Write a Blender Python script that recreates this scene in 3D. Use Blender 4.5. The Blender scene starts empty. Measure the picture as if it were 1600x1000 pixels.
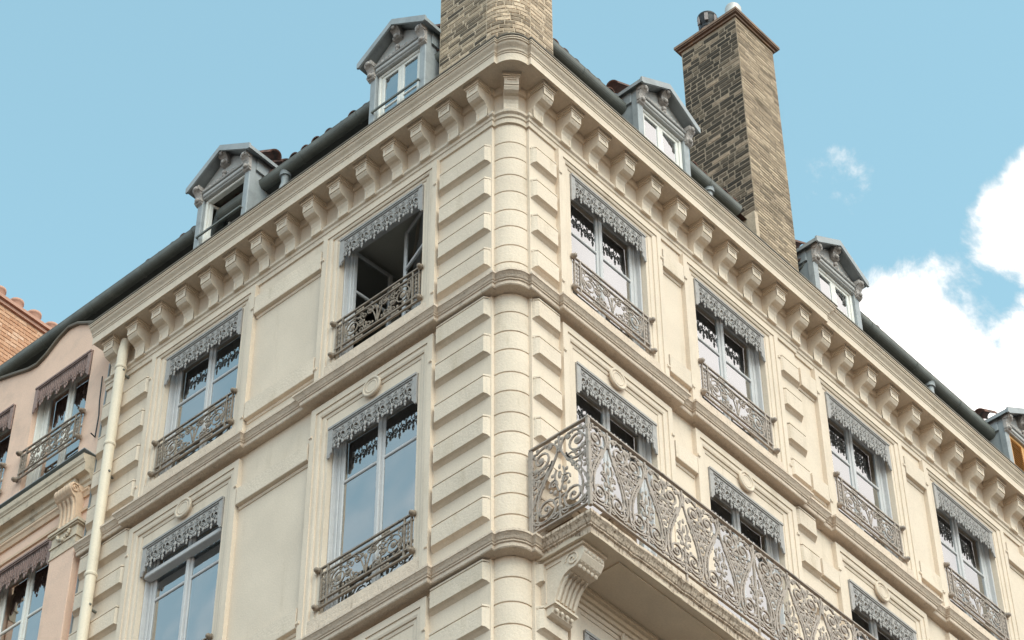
import bpy, math, random
from mathutils import Matrix, Vector, Euler
random.seed(7)
C = bpy.context.scene.collection
R_ = math.radians
pi = math.pi

# ------------------------------------------------------------------ camera
GZ = 17.134
yaw, pitch, roll = 0.727243394, 0.787772726, -0.00554476
d = Vector((math.cos(pitch)*math.cos(yaw), math.cos(pitch)*math.sin(yaw), math.sin(pitch)))
r = d.cross(Vector((0, 0, 1))).normalized(); u = r.cross(d)
r2 = r*math.cos(roll)+u*math.sin(roll); u2 = -r*math.sin(roll)+u*math.cos(roll)
CAMP = Vector((-15.9507709, -14.1869384, -15.4836582+GZ))
cam = bpy.data.cameras.new('camera'); camo = bpy.data.objects.new('camera', cam); C.objects.link(camo)
camo.matrix_world = Matrix(((r2.x, u2.x, -d.x, CAMP.x), (r2.y, u2.y, -d.y, CAMP.y), (r2.z, u2.z, -d.z, CAMP.z), (0, 0, 0, 1)))
cam.sensor_width = 36.0; cam.lens = 4026.74266*36/1600
cam.clip_start = 0.1; cam.clip_end = 3000
bpy.context.scene.camera = camo
CD = d

# ------------------------------------------------------------------ world, sun, exposure
SUN_EL, SUN_AZ = 46.0, Vector((-0.33, -1.0, 0)).normalized()
sc = bpy.context.scene
sc.view_settings.view_transform = 'Standard'; sc.view_settings.look = 'None'
sc.view_settings.gamma = 1.0; sc.view_settings.exposure = 0.5; sc.view_settings.use_curve_mapping = False

def nd(nt, typ, **kw):
    n = nt.nodes.new(typ)
    for k, v in kw.items():
        if k == 'ins':
            for i, val in v.items(): n.inputs[i].default_value = val
        else: setattr(n, k, v)
    return n

def make_world():
    w = bpy.data.worlds.new('World'); sc.world = w; w.use_nodes = True
    nt = w.node_tree; nt.nodes.clear(); L = nt.links.new
    out = nd(nt, 'ShaderNodeOutputWorld')
    sky = nd(nt, 'ShaderNodeTexSky'); sky.sky_type = 'NISHITA'; sky.sun_disc = False
    sky.sun_elevation = R_(SUN_EL); sky.sun_rotation = math.atan2(SUN_AZ.x, SUN_AZ.y)
    sky.air_density = 1.0; sky.dust_density = 0.6; sky.ozone_density = 1.0
    # pale, slightly cyan rendering of the blue (white balance of the photograph)
    tint = nd(nt, 'ShaderNodeMix', data_type='RGBA', blend_type='MULTIPLY'); tint.inputs[0].default_value = 1
    tc0 = nd(nt, 'ShaderNodeTexCoord'); sx = nd(nt, 'ShaderNodeSeparateXYZ'); L(tc0.outputs['Generated'], sx.inputs[0])
    hz = nd(nt, 'ShaderNodeMapRange', interpolation_type='SMOOTHSTEP', ins={1: 0.05, 2: 0.55, 3: 0.0, 4: 1.0}); L(sx.outputs[2], hz.inputs[0])
    tm = nd(nt, 'ShaderNodeMix', data_type='RGBA'); tm.inputs[6].default_value = (1.55, 1.42, 1.36, 1); tm.inputs[7].default_value = (1.85, 2.24, 1.60, 1)
    L(hz.outputs[0], tm.inputs[0]); L(tm.outputs[2], tint.inputs[7])
    hs = nd(nt, 'ShaderNodeHueSaturation'); hs.inputs['Saturation'].default_value = 0.92
    L(sky.outputs[0], tint.inputs[6]); L(tint.outputs[2], hs.inputs['Color'])
    bg = nd(nt, 'ShaderNodeBackground'); bg.inputs[1].default_value = 0.15
    L(hs.outputs[0], bg.inputs[0])
    # clouds
    tc = nd(nt, 'ShaderNodeTexCoord')
    n1 = nd(nt, 'ShaderNodeTexNoise', ins={'Scale': 19.0, 'Detail': 10, 'Roughness': 0.62, 'Distortion': 0.25})
    L(tc.outputs['Generated'], n1.inputs['Vector'])
    n2 = nd(nt, 'ShaderNodeTexNoise', ins={'Scale': 1.7, 'Detail': 3, 'Roughness': 0.5})
    mp = nd(nt, 'ShaderNodeMapping'); mp.inputs['Location'].default_value = (3.1, 1.7, 0.4)
    L(tc.outputs['Generated'], mp.inputs['Vector']); L(mp.outputs[0], n2.inputs['Vector'])
    def pix(px, py):
        return (CD + r2*(px-800)/4026.7 - u2*(py-500)/4026.7).normalized()
    def M(op, a, b=None, c=None):
        m = nd(nt, 'ShaderNodeMath', operation=op)
        for i, v in enumerate((a, b, c)):
            if v is None: continue
            if isinstance(v, (int, float)): m.inputs[i].default_value = v
            else: L(v, m.inputs[i])
        return m.outputs[0]
    def lobe(dirv, r0, r1):      # 1 inside r0 (radians) falling to 0 at r1
        vm = nd(nt, 'ShaderNodeVectorMath', operation='DISTANCE'); vm.inputs[1].default_value = dirv
        nm = nd(nt, 'ShaderNodeVectorMath', operation='NORMALIZE'); L(tc.outputs['Generated'], nm.inputs[0]); L(nm.outputs[0], vm.inputs[0])
        mr = nd(nt, 'ShaderNodeMapRange', interpolation_type='SMOOTHSTEP'); mr.inputs[1].default_value = r1; mr.inputs[2].default_value = r0
        mr.inputs[3].default_value = 0; mr.inputs[4].default_value = 1
        L(vm.outputs['Value'], mr.inputs[0]); return mr.outputs[0]
    bank = M('MAXIMUM', lobe(pix(1440, 780), 0.050, 0.128), M('MAXIMUM', lobe(pix(1640, 345), 0.012, 0.052), lobe(pix(1760, 760), 0.06, 0.12)))
    bank = M('SUBTRACT', bank, M('MULTIPLY', lobe(pix(1560, 470), 0.0, 0.036), 0.27))
    bank = M('MAXIMUM', bank, M('MULTIPLY', lobe(pix(1285, 275), 0.0, 0.055), 0.46))
    clear = lobe(pix(560, 330), 0.17, 0.34)               # open blue gap overhead of the building
    south = lobe(Vector((0.62, -0.42, 0.66)).normalized(), 0.30, 0.75)   # the same cloud field goes on over the street
    gen = M('MULTIPLY_ADD', n2.outputs[0], 1.9, -0.55)
    gen = M('MULTIPLY', M('MAXIMUM', gen, south), M('SUBTRACT', 1.0, clear))
    n3 = nd(nt, 'ShaderNodeTexNoise', ins={'Scale': 4.5, 'Detail': 7, 'Roughness': 0.5})
    L(mp.outputs[0], n3.inputs['Vector'])
    dgen = M('MULTIPLY', M('ADD', M('MULTIPLY_ADD', n3.outputs[0], 0.7, -0.575), M('MULTIPLY', gen, 0.75)), 0.5)
    dens = M('MAXIMUM', dgen, M('ADD', M('MULTIPLY_ADD', n1.outputs[0], 1.35, -1.13), M('MULTIPLY', bank, 0.92)))
    mask = nd(nt, 'ShaderNodeMapRange', interpolation_type='SMOOTHSTEP'); mask.inputs[1].default_value = 0.0; mask.inputs[2].default_value = 0.26
    L(dens, mask.inputs[0])
    shade = nd(nt, 'ShaderNodeMapRange'); shade.inputs[1].default_value = 0.0; shade.inputs[2].default_value = 0.35
    shade.inputs[3].default_value = 0.72; shade.inputs[4].default_value = 1.5; L(dens, shade.inputs[0])
    cb = nd(nt, 'ShaderNodeBackground'); cb.inputs[0].default_value = (1.0, 0.94, 0.90, 1); L(shade.outputs[0], cb.inputs[1])
    mx = nd(nt, 'ShaderNodeMixShader'); L(mask.outputs[0], mx.inputs[0]); L(bg.outputs[0], mx.inputs[1]); L(cb.outputs[0], mx.inputs[2])
    L(mx.outputs[0], out.inputs[0])
make_world()
sun = bpy.data.lights.new('sun', 'SUN'); sun.energy = 1.35; sun.angle = R_(45); sun.color = (1.0, 0.895, 0.815)
suno = bpy.data.objects.new('sun', sun); C.objects.link(suno)
sd = Vector((SUN_AZ.x*math.cos(R_(SUN_EL)), SUN_AZ.y*math.cos(R_(SUN_EL)), math.sin(R_(SUN_EL))))
suno.rotation_euler = sd.to_track_quat('Z', 'Y').to_euler(); suno.location = (-5, -20, 60)

# ------------------------------------------------------------------ materials
MAT = {}
def mat(name, col, rough=0.8, var=0.10, vscale=3.0, bump=0.0, bscale=30.0, col2=None, c2scale=6.0, c2lo=0.55, c2hi=0.75,
        streak=None, spec=0.3, metal=0.0, fine=0.05, island=False, objrand=False):
    m = bpy.data.materials.new(name); m.use_nodes = True; nt = m.node_tree; L = nt.links.new
    b = nt.nodes['Principled BSDF']; b.inputs['Roughness'].default_value = rough; b.inputs['Metallic'].default_value = metal
    b.inputs['Specular IOR Level'].default_value = spec
    g = nd(nt, 'ShaderNodeNewGeometry')
    n = nd(nt, 'ShaderNodeTexNoise', ins={'Scale': vscale, 'Detail': 5, 'Roughness': 0.6}); L(g.outputs['Position'], n.inputs['Vector'])
    f = nd(nt, 'ShaderNodeTexNoise', ins={'Scale': 45.0, 'Detail': 3}); L(g.outputs['Position'], f.inputs['Vector'])
    mr = nd(nt, 'ShaderNodeMapRange', ins={1: 0.3, 2: 0.7, 3: 1-var, 4: 1+var}); L(n.outputs[0], mr.inputs[0])
    fr = nd(nt, 'ShaderNodeMapRange', ins={1: 0.3, 2: 0.7, 3: 1-fine, 4: 1+fine}); L(f.outputs[0], fr.inputs[0])
    mu = nd(nt, 'ShaderNodeMath', operation='MULTIPLY'); L(mr.outputs[0], mu.inputs[0]); L(fr.outputs[0], mu.inputs[1])
    val = mu.outputs[0]
    if objrand:
        oi = nd(nt, 'ShaderNodeObjectInfo')
        orr = nd(nt, 'ShaderNodeMapRange', ins={1: 0, 2: 1, 3: 0.94, 4: 1.04}); L(oi.outputs['Random'], orr.inputs[0])
        m3 = nd(nt, 'ShaderNodeMath', operation='MULTIPLY'); L(val, m3.inputs[0]); L(orr.outputs[0], m3.inputs[1]); val = m3.outputs[0]
    base = nd(nt, 'ShaderNodeRGB'); base.outputs[0].default_value = (*col, 1)
    cur = base.outputs[0]
    if col2:
        n3 = nd(nt, 'ShaderNodeTexNoise', ins={'Scale': c2scale, 'Detail': 7, 'Roughness': 0.65})
        mp = nd(nt, 'ShaderNodeMapping'); mp.inputs['Location'].default_value = (5, 2, 9)
        if streak: mp.inputs['Scale'].default_value = streak
        L(g.outputs['Position'], mp.inputs['Vector']); L(mp.outputs[0], n3.inputs['Vector'])
        r3 = nd(nt, 'ShaderNodeMapRange', ins={1: c2lo, 2: c2hi, 3: 0, 4: 1}); L(n3.outputs[0], r3.inputs[0])
        mx = nd(nt, 'ShaderNodeMix', data_type='RGBA'); L(r3.outputs[0], mx.inputs[0]); L(cur, mx.inputs[6]); mx.inputs[7].default_value = (*col2, 1)
        cur = mx.outputs[2]
    vm = nd(nt, 'ShaderNodeVectorMath', operation='SCALE'); L(cur, vm.inputs[0]); L(val, vm.inputs['Scale'])
    L(vm.outputs[0], b.inputs['Base Color'])
    if bump:
        bn = nd(nt, 'ShaderNodeTexNoise', ins={'Scale': bscale, 'Detail': 6, 'Roughness': 0.6}); L(g.outputs['Position'], bn.inputs['Vector'])
        bp = nd(nt, 'ShaderNodeBump', ins={'Strength': 1.0, 'Distance': bump}); L(bn.outputs[0], bp.inputs['Height']); L(bp.outputs[0], b.inputs['Normal'])
    MAT[name] = m; return m

mat('cream_plaster', (0.69, 0.574, 0.462), 0.85, 0.06, 1.3, 0.0025, 40, col2=(0.54, 0.435, 0.33), c2scale=3.0, c2lo=0.56, c2hi=0.86, streak=(1.4, 1.4, 0.22))
mat('cream_stone', (0.69, 0.574, 0.462), 0.85, 0.06, 2.0, 0.007, 30, col2=(0.54, 0.435, 0.32), c2scale=4, c2lo=0.55, c2hi=0.85, streak=(1.2, 1.2, 0.3), objrand=True)
mat('weathered_stone', (0.65, 0.525, 0.42), 0.9, 0.09, 5, 0.014, 22, col2=(0.29, 0.215, 0.155), c2scale=9, c2lo=0.58, c2hi=0.82, streak=(2.2, 2.2, 0.4))
mat('slab_stone', (0.63, 0.50, 0.39), 0.9, 0.1, 5, 0.014, 25, col2=(0.155, 0.10, 0.065), c2scale=10, c2lo=0.47, c2hi=0.68, streak=(3.6, 3.6, 0.12))
mat('soffit_paint', (0.62, 0.51, 0.395), 0.9, 0.06, 3, 0.003, 40)
mat('pink_plaster', (0.76, 0.525, 0.405), 0.88, 0.05, 1.6, 0.004, 40, col2=(0.60, 0.43, 0.34), c2scale=2.0, c2lo=0.5, c2hi=0.8)
mat('pink_stone', (0.69, 0.50, 0.36), 0.88, 0.06, 3, 0.006, 30, col2=(0.50, 0.40, 0.31), c2scale=4, c2lo=0.5, c2hi=0.8)
mat('ledge_stone', (0.58, 0.48, 0.37), 0.9, 0.08, 4, 0.008, 25, col2=(0.30, 0.25, 0.2), c2scale=6, c2lo=0.55, c2hi=0.75)
mat('pelmet_paint', (0.38, 0.355, 0.34), 0.6, 0.10, 12, 0.008, 55, col2=(0.19, 0.185, 0.18), c2scale=25, c2lo=0.55, c2hi=0.75)
mat('pelmet_pink', (0.30, 0.205, 0.18), 0.7, 0.12, 12, 0.006, 60, col2=(0.15, 0.10, 0.09), c2scale=20, c2lo=0.52, c2hi=0.72)
mat('iron_paint', (0.29, 0.23, 0.18), 0.6, 0.15, 10, 0.003, 60, col2=(0.13, 0.10, 0.08), c2scale=14, c2lo=0.5, c2hi=0.7)
mat('iron_grey', (0.37, 0.305, 0.26), 0.55, 0.12, 10, 0.003, 60, col2=(0.16, 0.14, 0.12), c2scale=12, c2lo=0.53, c2hi=0.72)
mat('window_paint', (0.525, 0.51, 0.51), 0.5, 0.05, 6, 0.001, 60)
mat('white_paint', (0.74, 0.71, 0.66), 0.5, 0.05, 6, 0.001, 60)
mat('dormer_paint', (0.44, 0.425, 0.41), 0.55, 0.06, 8, 0.003, 50, col2=(0.28, 0.27, 0.26), c2scale=18, c2lo=0.56, c2hi=0.75)
mat('carving_paint', (0.43, 0.385, 0.36), 0.65, 0.10, 14, 0.01, 45, col2=(0.20, 0.17, 0.15), c2scale=22, c2lo=0.53, c2hi=0.7)
mat('zinc', (0.315, 0.335, 0.345), 0.5, 0.09, 2.5, 0.002, 20, col2=(0.22, 0.235, 0.245), c2scale=4, c2lo=0.5, c2hi=0.75, spec=0.4)
mat('gutter_zinc', (0.145, 0.15, 0.135), 0.5, 0.2, 4, 0.003, 30, col2=(0.20, 0.20, 0.17), c2scale=5, c2lo=0.55, c2hi=0.75, spec=0.4)
mat('edge_zinc', (0.17, 0.145, 0.115), 0.6, 0.12, 4, 0.002, 30)
mat('dark_board', (0.09, 0.09, 0.085), 0.85, 0.2, 4)
mat('tile_clay', (0.17, 0.085, 0.065), 0.85, 0.25, 6, 0.006, 40, col2=(0.06, 0.05, 0.045), c2scale=7, c2lo=0.45, c2hi=0.65)
mat('cap_clay', (0.23, 0.155, 0.115), 0.85, 0.2, 6, 0.005, 40, col2=(0.33, 0.19, 0.11), c2scale=5, c2lo=0.5, c2hi=0.7)
mat('terracotta', (0.47, 0.27, 0.20), 0.85, 0.12, 6, 0.004, 40)
mat('pot_grey', (0.30, 0.26, 0.25), 0.8, 0.12, 6, 0.004, 40)
mat('black_metal', (0.03, 0.03, 0.032), 0.5, 0.1, 6)
mat('steel', (0.50, 0.49, 0.47), 0.5, 0.1, 6, metal=0.3)
mat('mortar', (0.55, 0.435, 0.325), 0.95, 0.12, 8, 0.008, 40, col2=(0.36, 0.28, 0.205), c2scale=3, c2lo=0.52, c2hi=0.7)
mat('sooty_mortar', (0.34, 0.265, 0.195), 0.95, 0.15, 8, 0.008, 40, col2=(0.19, 0.15, 0.11), c2scale=2.2, c2lo=0.48, c2hi=0.68)
mat('mortar_orange', (0.55, 0.36, 0.25), 0.95, 0.12, 8, 0.006, 40)
mat('pipe_paint', (0.74, 0.635, 0.50), 0.5, 0.04, 3, 0.001, 40, col2=(0.58, 0.50, 0.39), c2scale=4, c2lo=0.6, c2hi=0.8)
mat('wood', (0.27, 0.18, 0.11), 0.7, 0.2, 8, 0.004, 40, col2=(0.2, 0.11, 0.06), c2scale=6, streak=(6, 1, 1))
mat('shutter_wood', (0.56, 0.30, 0.11), 0.6, 0.15, 8, 0.003, 40)
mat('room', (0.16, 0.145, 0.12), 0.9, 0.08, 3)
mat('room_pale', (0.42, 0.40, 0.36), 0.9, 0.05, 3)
mat('curtain', (0.72, 0.71, 0.69), 0.9, 0.05, 5)
mat('lead', (0.24, 0.27, 0.29), 0.6, 0.1, 5)
mat('asphalt', (0.05, 0.046, 0.042), 0.9, 0.1, 2, 0.004, 60)
mat('pavement', (0.12, 0.108, 0.095), 0.9, 0.08, 2, 0.004, 40)

def brick_mat(name, stops, bump=0.01, use_island=False):
    m = bpy.data.materials.new(name); m.use_nodes = True; nt = m.node_tree; L = nt.links.new
    b = nt.nodes['Principled BSDF']; b.inputs['Roughness'].default_value = 0.92; b.inputs['Specular IOR Level'].default_value = 0.2
    g = nd(nt, 'ShaderNodeNewGeometry')
    if use_island: rnd = g.outputs['Random Per Island']
    else: rnd = nd(nt, 'ShaderNodeObjectInfo').outputs['Random']
    cr = nd(nt, 'ShaderNodeValToRGB'); cr.color_ramp.interpolation = 'LINEAR'
    while len(cr.color_ramp.elements) < len(stops): cr.color_ramp.elements.new(0.5)
    for e, (p, c) in zip(cr.color_ramp.elements, stops): e.position = p; e.color = (*c, 1)
    big = nd(nt, 'ShaderNodeTexNoise', ins={'Scale': 1.1, 'Detail': 4}); L(g.outputs['Position'], big.inputs['Vector'])
    ma = nd(nt, 'ShaderNodeMath', operation='MULTIPLY_ADD', ins={1: 1.1, 2: -0.55}); L(big.outputs[0], ma.inputs[0])
    ad = nd(nt, 'ShaderNodeMath', operation='ADD'); L(rnd, ad.inputs[0]); L(ma.outputs[0], ad.inputs[1])
    L(ad.outputs[0], cr.inputs[0])
    n = nd(nt, 'ShaderNodeTexNoise', ins={'Scale': 22, 'Detail': 6, 'Roughness': 0.7}); L(g.outputs['Position'], n.inputs['Vector'])
    mr = nd(nt, 'ShaderNodeMapRange', ins={1: 0.3, 2: 0.7, 3: 0.70, 4: 1.35}); L(n.outputs[0], mr.inputs[0])
    vm = nd(nt, 'ShaderNodeVectorMath', operation='SCALE'); L(cr.outputs[0], vm.inputs[0]); L(mr.outputs[0], vm.inputs['Scale'])
    L(vm.outputs[0], b.inputs['Base Color'])
    bp = nd(nt, 'ShaderNodeBump', ins={'Strength': 1, 'Distance': bump}); L(n.outputs[0], bp.inputs['Height']); L(bp.outputs[0], b.inputs['Normal'])
    MAT[name] = m; return m
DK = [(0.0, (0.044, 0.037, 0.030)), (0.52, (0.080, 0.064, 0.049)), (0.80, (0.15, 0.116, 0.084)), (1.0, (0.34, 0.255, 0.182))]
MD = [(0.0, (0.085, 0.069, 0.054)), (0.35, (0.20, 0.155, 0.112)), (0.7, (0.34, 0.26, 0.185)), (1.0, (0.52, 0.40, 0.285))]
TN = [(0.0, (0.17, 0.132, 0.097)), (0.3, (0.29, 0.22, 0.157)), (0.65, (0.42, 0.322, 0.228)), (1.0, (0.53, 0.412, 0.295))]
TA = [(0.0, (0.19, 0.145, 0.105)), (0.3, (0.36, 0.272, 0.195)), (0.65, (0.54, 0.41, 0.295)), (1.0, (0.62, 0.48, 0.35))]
OR = [(0.0, (0.42, 0.22, 0.13)), (0.4, (0.52, 0.29, 0.18)), (0.7, (0.56, 0.33, 0.21)), (1.0, (0.62, 0.41, 0.29))]
for nm, st in (('brick_dark', DK), ('brick_mid', MD), ('brick_tan', TN), ('brick_pale', TA), ('brick_orange', OR)):
    brick_mat(nm, st); brick_mat(nm+'_joined', st, use_island=True)

def glass_mat(name, refl=0.30, tint=(0.80, 0.86, 0.90)):
    m = bpy.data.materials.new(name); m.use_nodes = True; nt = m.node_tree; nt.nodes.clear(); L = nt.links.new
    o = nd(nt, 'ShaderNodeOutputMaterial'); gl = nd(nt, 'ShaderNodeBsdfGlossy'); gl.inputs['Roughness'].default_value = 0.01
    gl.inputs['Color'].default_value = (0.95, 0.97, 0.98, 1)
    tr = nd(nt, 'ShaderNodeBsdfTransparent'); tr.inputs['Color'].default_value = (*tint, 1)
    fr = nd(nt, 'ShaderNodeFresnel', ins={'IOR': 1.52})
    mr = nd(nt, 'ShaderNodeMapRange', ins={1: 0.03, 2: 1.0, 3: refl, 4: 1.0}); L(fr.outputs[0], mr.inputs[0])
    g = nd(nt, 'ShaderNodeNewGeometry'); n = nd(nt, 'ShaderNodeTexNoise', ins={'Scale': 1.6, 'Detail': 1}); L(g.outputs['Position'], n.inputs['Vector'])
    bp = nd(nt, 'ShaderNodeBump', ins={'Strength': 1, 'Distance': 0.006}); L(n.outputs[0], bp.inputs['Height']); L(bp.outputs[0], gl.inputs['Normal'])
    mx = nd(nt, 'ShaderNodeMixShader'); L(mr.outputs[0], mx.inputs[0]); L(tr.outputs[0], mx.inputs[1]); L(gl.outputs[0], mx.inputs[2])
    L(mx.outputs[0], o.inputs[0]); MAT[name] = m
glass_mat('glass', 0.42)

# ------------------------------------------------------------------ mesh helpers
class MB:
    def __init__(s): s.v = []; s.f = []; s.sm = []
    def face(s, pts, smooth=False):
        i = len(s.v); s.v += [tuple(p) for p in pts]; s.f.append(tuple(range(i, i+len(pts)))); s.sm.append(smooth)
    def grid(s, rows, closed_u=False, closed_v=False, smooth=False):
        i0 = len(s.v); n = len(rows); m = len(rows[0])
        for rw in rows: s.v += [tuple(p) for p in rw]
        for a in range(n if closed_u else n-1):
            for b in range(m if closed_v else m-1):
                a2 = (a+1) % n; b2 = (b+1) % m
                s.f.append((i0+a*m+b, i0+a*m+b2, i0+a2*m+b2, i0+a2*m+b)); s.sm.append(smooth)
    def box(s, x0, x1, y0, y1, z0, z1, M=None):
        p = [Vector(q) for q in ((x0, y0, z0), (x1, y0, z0), (x1, y1, z0), (x0, y1, z0), (x0, y0, z1), (x1, y0, z1), (x1, y1, z1), (x0, y1, z1))]
        if M: p = [M @ q for q in p]
        i = len(s.v); s.v += [tuple(q) for q in p]
        for f in ((0, 3, 2, 1), (4, 5, 6, 7), (0, 1, 5, 4), (1, 2, 6, 5), (2, 3, 7, 6), (3, 0, 4, 7)):
            s.f.append(tuple(i+k for k in f)); s.sm.append(False)
        return s
    def bbox(s, x0, x1, y0, y1, z0, z1, c=0.01):      # box with chamfered edges on its street side (-y)
        rows = []
        for (yy, k) in ((y1, 0), (y0+c, 0), (y0, c)):
            rows.append([(x0+k, yy, z0+k), (x1-k, yy, z0+k), (x1-k, yy, z1-k), (x0+k, yy, z1-k)])
        s.grid(rows, closed_v=True); s.face(rows[-1]); s.face(rows[0][::-1]); return s
    def prism(s, poly, y0, y1, smooth=False):          # polygon in (x,z) extruded along y
        n = len(poly)
        a = [(p[0], y0, p[1]) for p in poly]; b = [(p[0], y1, p[1]) for p in poly]
        s.face(a); s.face(b[::-1])
        s.grid([b+[b[0]], a+[a[0]]], smooth=smooth); return s
    def prismx(s, poly, x0, x1, smooth=False):         # polygon in (y,z) extruded along x
        a = [(x0, p[0], p[1]) for p in poly]; b = [(x1, p[0], p[1]) for p in poly]
        s.face(a[::-1]); s.face(b); s.grid([a+[a[0]], b+[b[0]]], smooth=smooth); return s
    def tube(s, pts, rad, n=6, flat=1.0, cap=True, closed=False, smooth=True):
        pts = [Vector(p) for p in pts]; N = len(pts); rows = []
        rr = rad if isinstance(rad, (list, tuple)) else [rad]*N
        for i, p in enumerate(pts):
            if closed: t = pts[(i+1) % N]-pts[i-1]
            else: t = pts[min(i+1, N-1)]-pts[max(i-1, 0)]
            if t.length < 1e-9: t = Vector((0, 0, 1))
            t.normalize()
            up = Vector((0, 1, 0)) if abs(t.y) < 0.9 else Vector((1, 0, 0))
            a = t.cross(up).normalized(); b = t.cross(a).normalized()
            off = pi/4 if n == 4 else 0
            rows.append([p + a*(math.cos(2*pi*k/n+off)*rr[i]) + b*(math.sin(2*pi*k/n+off)*rr[i]*flat) for k in range(n)])
        s.grid(rows, closed_u=closed, closed_v=True, smooth=smooth and n > 4)
        if cap and not closed: s.face(rows[0][::-1]); s.face(rows[-1])
        return s
    def lathe(s, prof, c=(0, 0, 0), n=16, axis='z', smooth=True):
        rows = []
        for (rad, h) in prof:
            ring = []
            for k in range(n):
                a = 2*pi*k/n; x, y = math.cos(a)*rad, math.sin(a)*rad
                ring.append((c[0]+x, c[1]+y, c[2]+h) if axis == 'z' else ((c[0]+x, c[1]+h, c[2]+y) if axis == 'y' else (c[0]+h, c[1]+x, c[2]+y)))
            rows.append(ring)
        s.grid(rows, closed_v=True, smooth=smooth); s.face(rows[0][::-1]); s.face(rows[-1]); return s
    def ball(s, c, rx, ry, rz, n=6, m=4):
        rows = []
        for i in range(m+1):
            t = pi*i/m; q = max(math.sin(t), 0.02)
            rows.append([(c[0]+rx*q*math.cos(2*pi*k/n), c[1]+ry*q*math.sin(2*pi*k/n), c[2]+rz*math.cos(t)) for k in range(n)])
        s.grid(rows, closed_v=True, smooth=True); return s
    def mesh(s, name, material):
        me = bpy.data.meshes.new(name); me.from_pydata(s.v, [], s.f)
        me.polygons.foreach_set('use_smooth', s.sm); me.materials.append(MAT[material]); me.update(); return me

WM = {}                       # world matrix of every object built
def link(name, me, parent=None, M=None, **props):
    o = bpy.data.objects.new(name, me); C.objects.link(o)
    M = M if M is not None else (WM[parent.name].copy() if parent else Matrix.Identity(4))
    WM[o.name] = M.copy()
    if parent:
        o.parent = parent; o.matrix_basis = WM[parent.name].inverted() @ M
    else: o.matrix_basis = M
    for k, v in props.items(): o[k] = v
    return o
def put(mb, name, material, parent, M=None, **props): return link(name, mb.mesh(name, material), parent, M, **props)
def dup(o, parent, M):        # copy of a part and its sub-parts, M = new world matrix
    rel = [(ch, WM[o.name].inverted() @ WM[ch.name]) for ch in o.children]
    c = o.copy(); C.objects.link(c); c.parent = parent; WM[c.name] = M.copy()
    c.matrix_basis = (WM[parent.name].inverted() @ M) if parent else M
    for ch, rm in rel:
        dup(ch, c, M @ rm)
    return c
T = Matrix.Translation
def RZ(a): return Matrix.Rotation(R_(a), 4, 'Z')
def at(f, s, z=0.0, o=0.0):   # f 'R': facade along +X; 'L': facade along +Y.  local: x right, y into wall, z up
    return T((s, -o, z)) if f == 'R' else T((-o, s, z)) @ RZ(-90)
ID = Matrix.Identity(4)

def spiral(cx, cz, r0, turns, a0, sgn, n=22, r1=0.012):
    return [(cx+math.cos(a0+sgn*2*pi*turns*i/n)*(r0+(r1-r0)*i/n), 0, cz+math.sin(a0+sgn*2*pi*turns*i/n)*(r0+(r1-r0)*i/n)) for i in range(n+1)]
def bez(p0, p1, p2, p3, n=10):
    o = []
    for i in range(n+1):
        t = i/n; a = (1-t)
        o.append(tuple(a**3*p0[k]+3*a*a*t*p1[k]+3*a*t*t*p2[k]+t**3*p3[k] for k in range(len(p0))))
    return [(q[0], 0, q[1]) if len(q) == 2 else q for q in o]

# ================================================================== SETTING
g = MB(); g.face([(-400, -400, 0), (400, -400, 0), (400, 400, 0), (-400, 400, 0)]); put(g, 'ground', 'asphalt', None, kind='structure')
g = MB(); g.box(-3.2, 60, -3.2, 0.3, 0.004, 0.14); g.box(-3.2, 0.3, 0.304, 60, 0.004, 0.14); put(g, 'pavement', 'pavement', None, kind='structure')

B = link('apartment_building', None, None, ID,
         label='cream stone corner apartment building with bracketed cornice, iron balcony and two brick chimneys', category='building')
LEN_L, LEN_R, STEP, SB = 7.70, 22.0, 5.92, 0.03
YL = [2.272, 5.641]; XR = [1.875, 4.410, 7.371, 9.967, 12.56, 15.15, 17.75, 20.3]
HW = 0.755; SW = 0.28
OT = [26.617, 23.217, 19.147]; OB = [24.35, 20.27, 16.19]      # opening tops / bottoms, three floors in view
PITCH = 4.08
STR = [23.74, 19.66, 15.58]
def wins(f): return YL if f == 'L' else XR
def back(f, s): return SB if (f == 'R' and s > STEP) else 0.0

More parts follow.
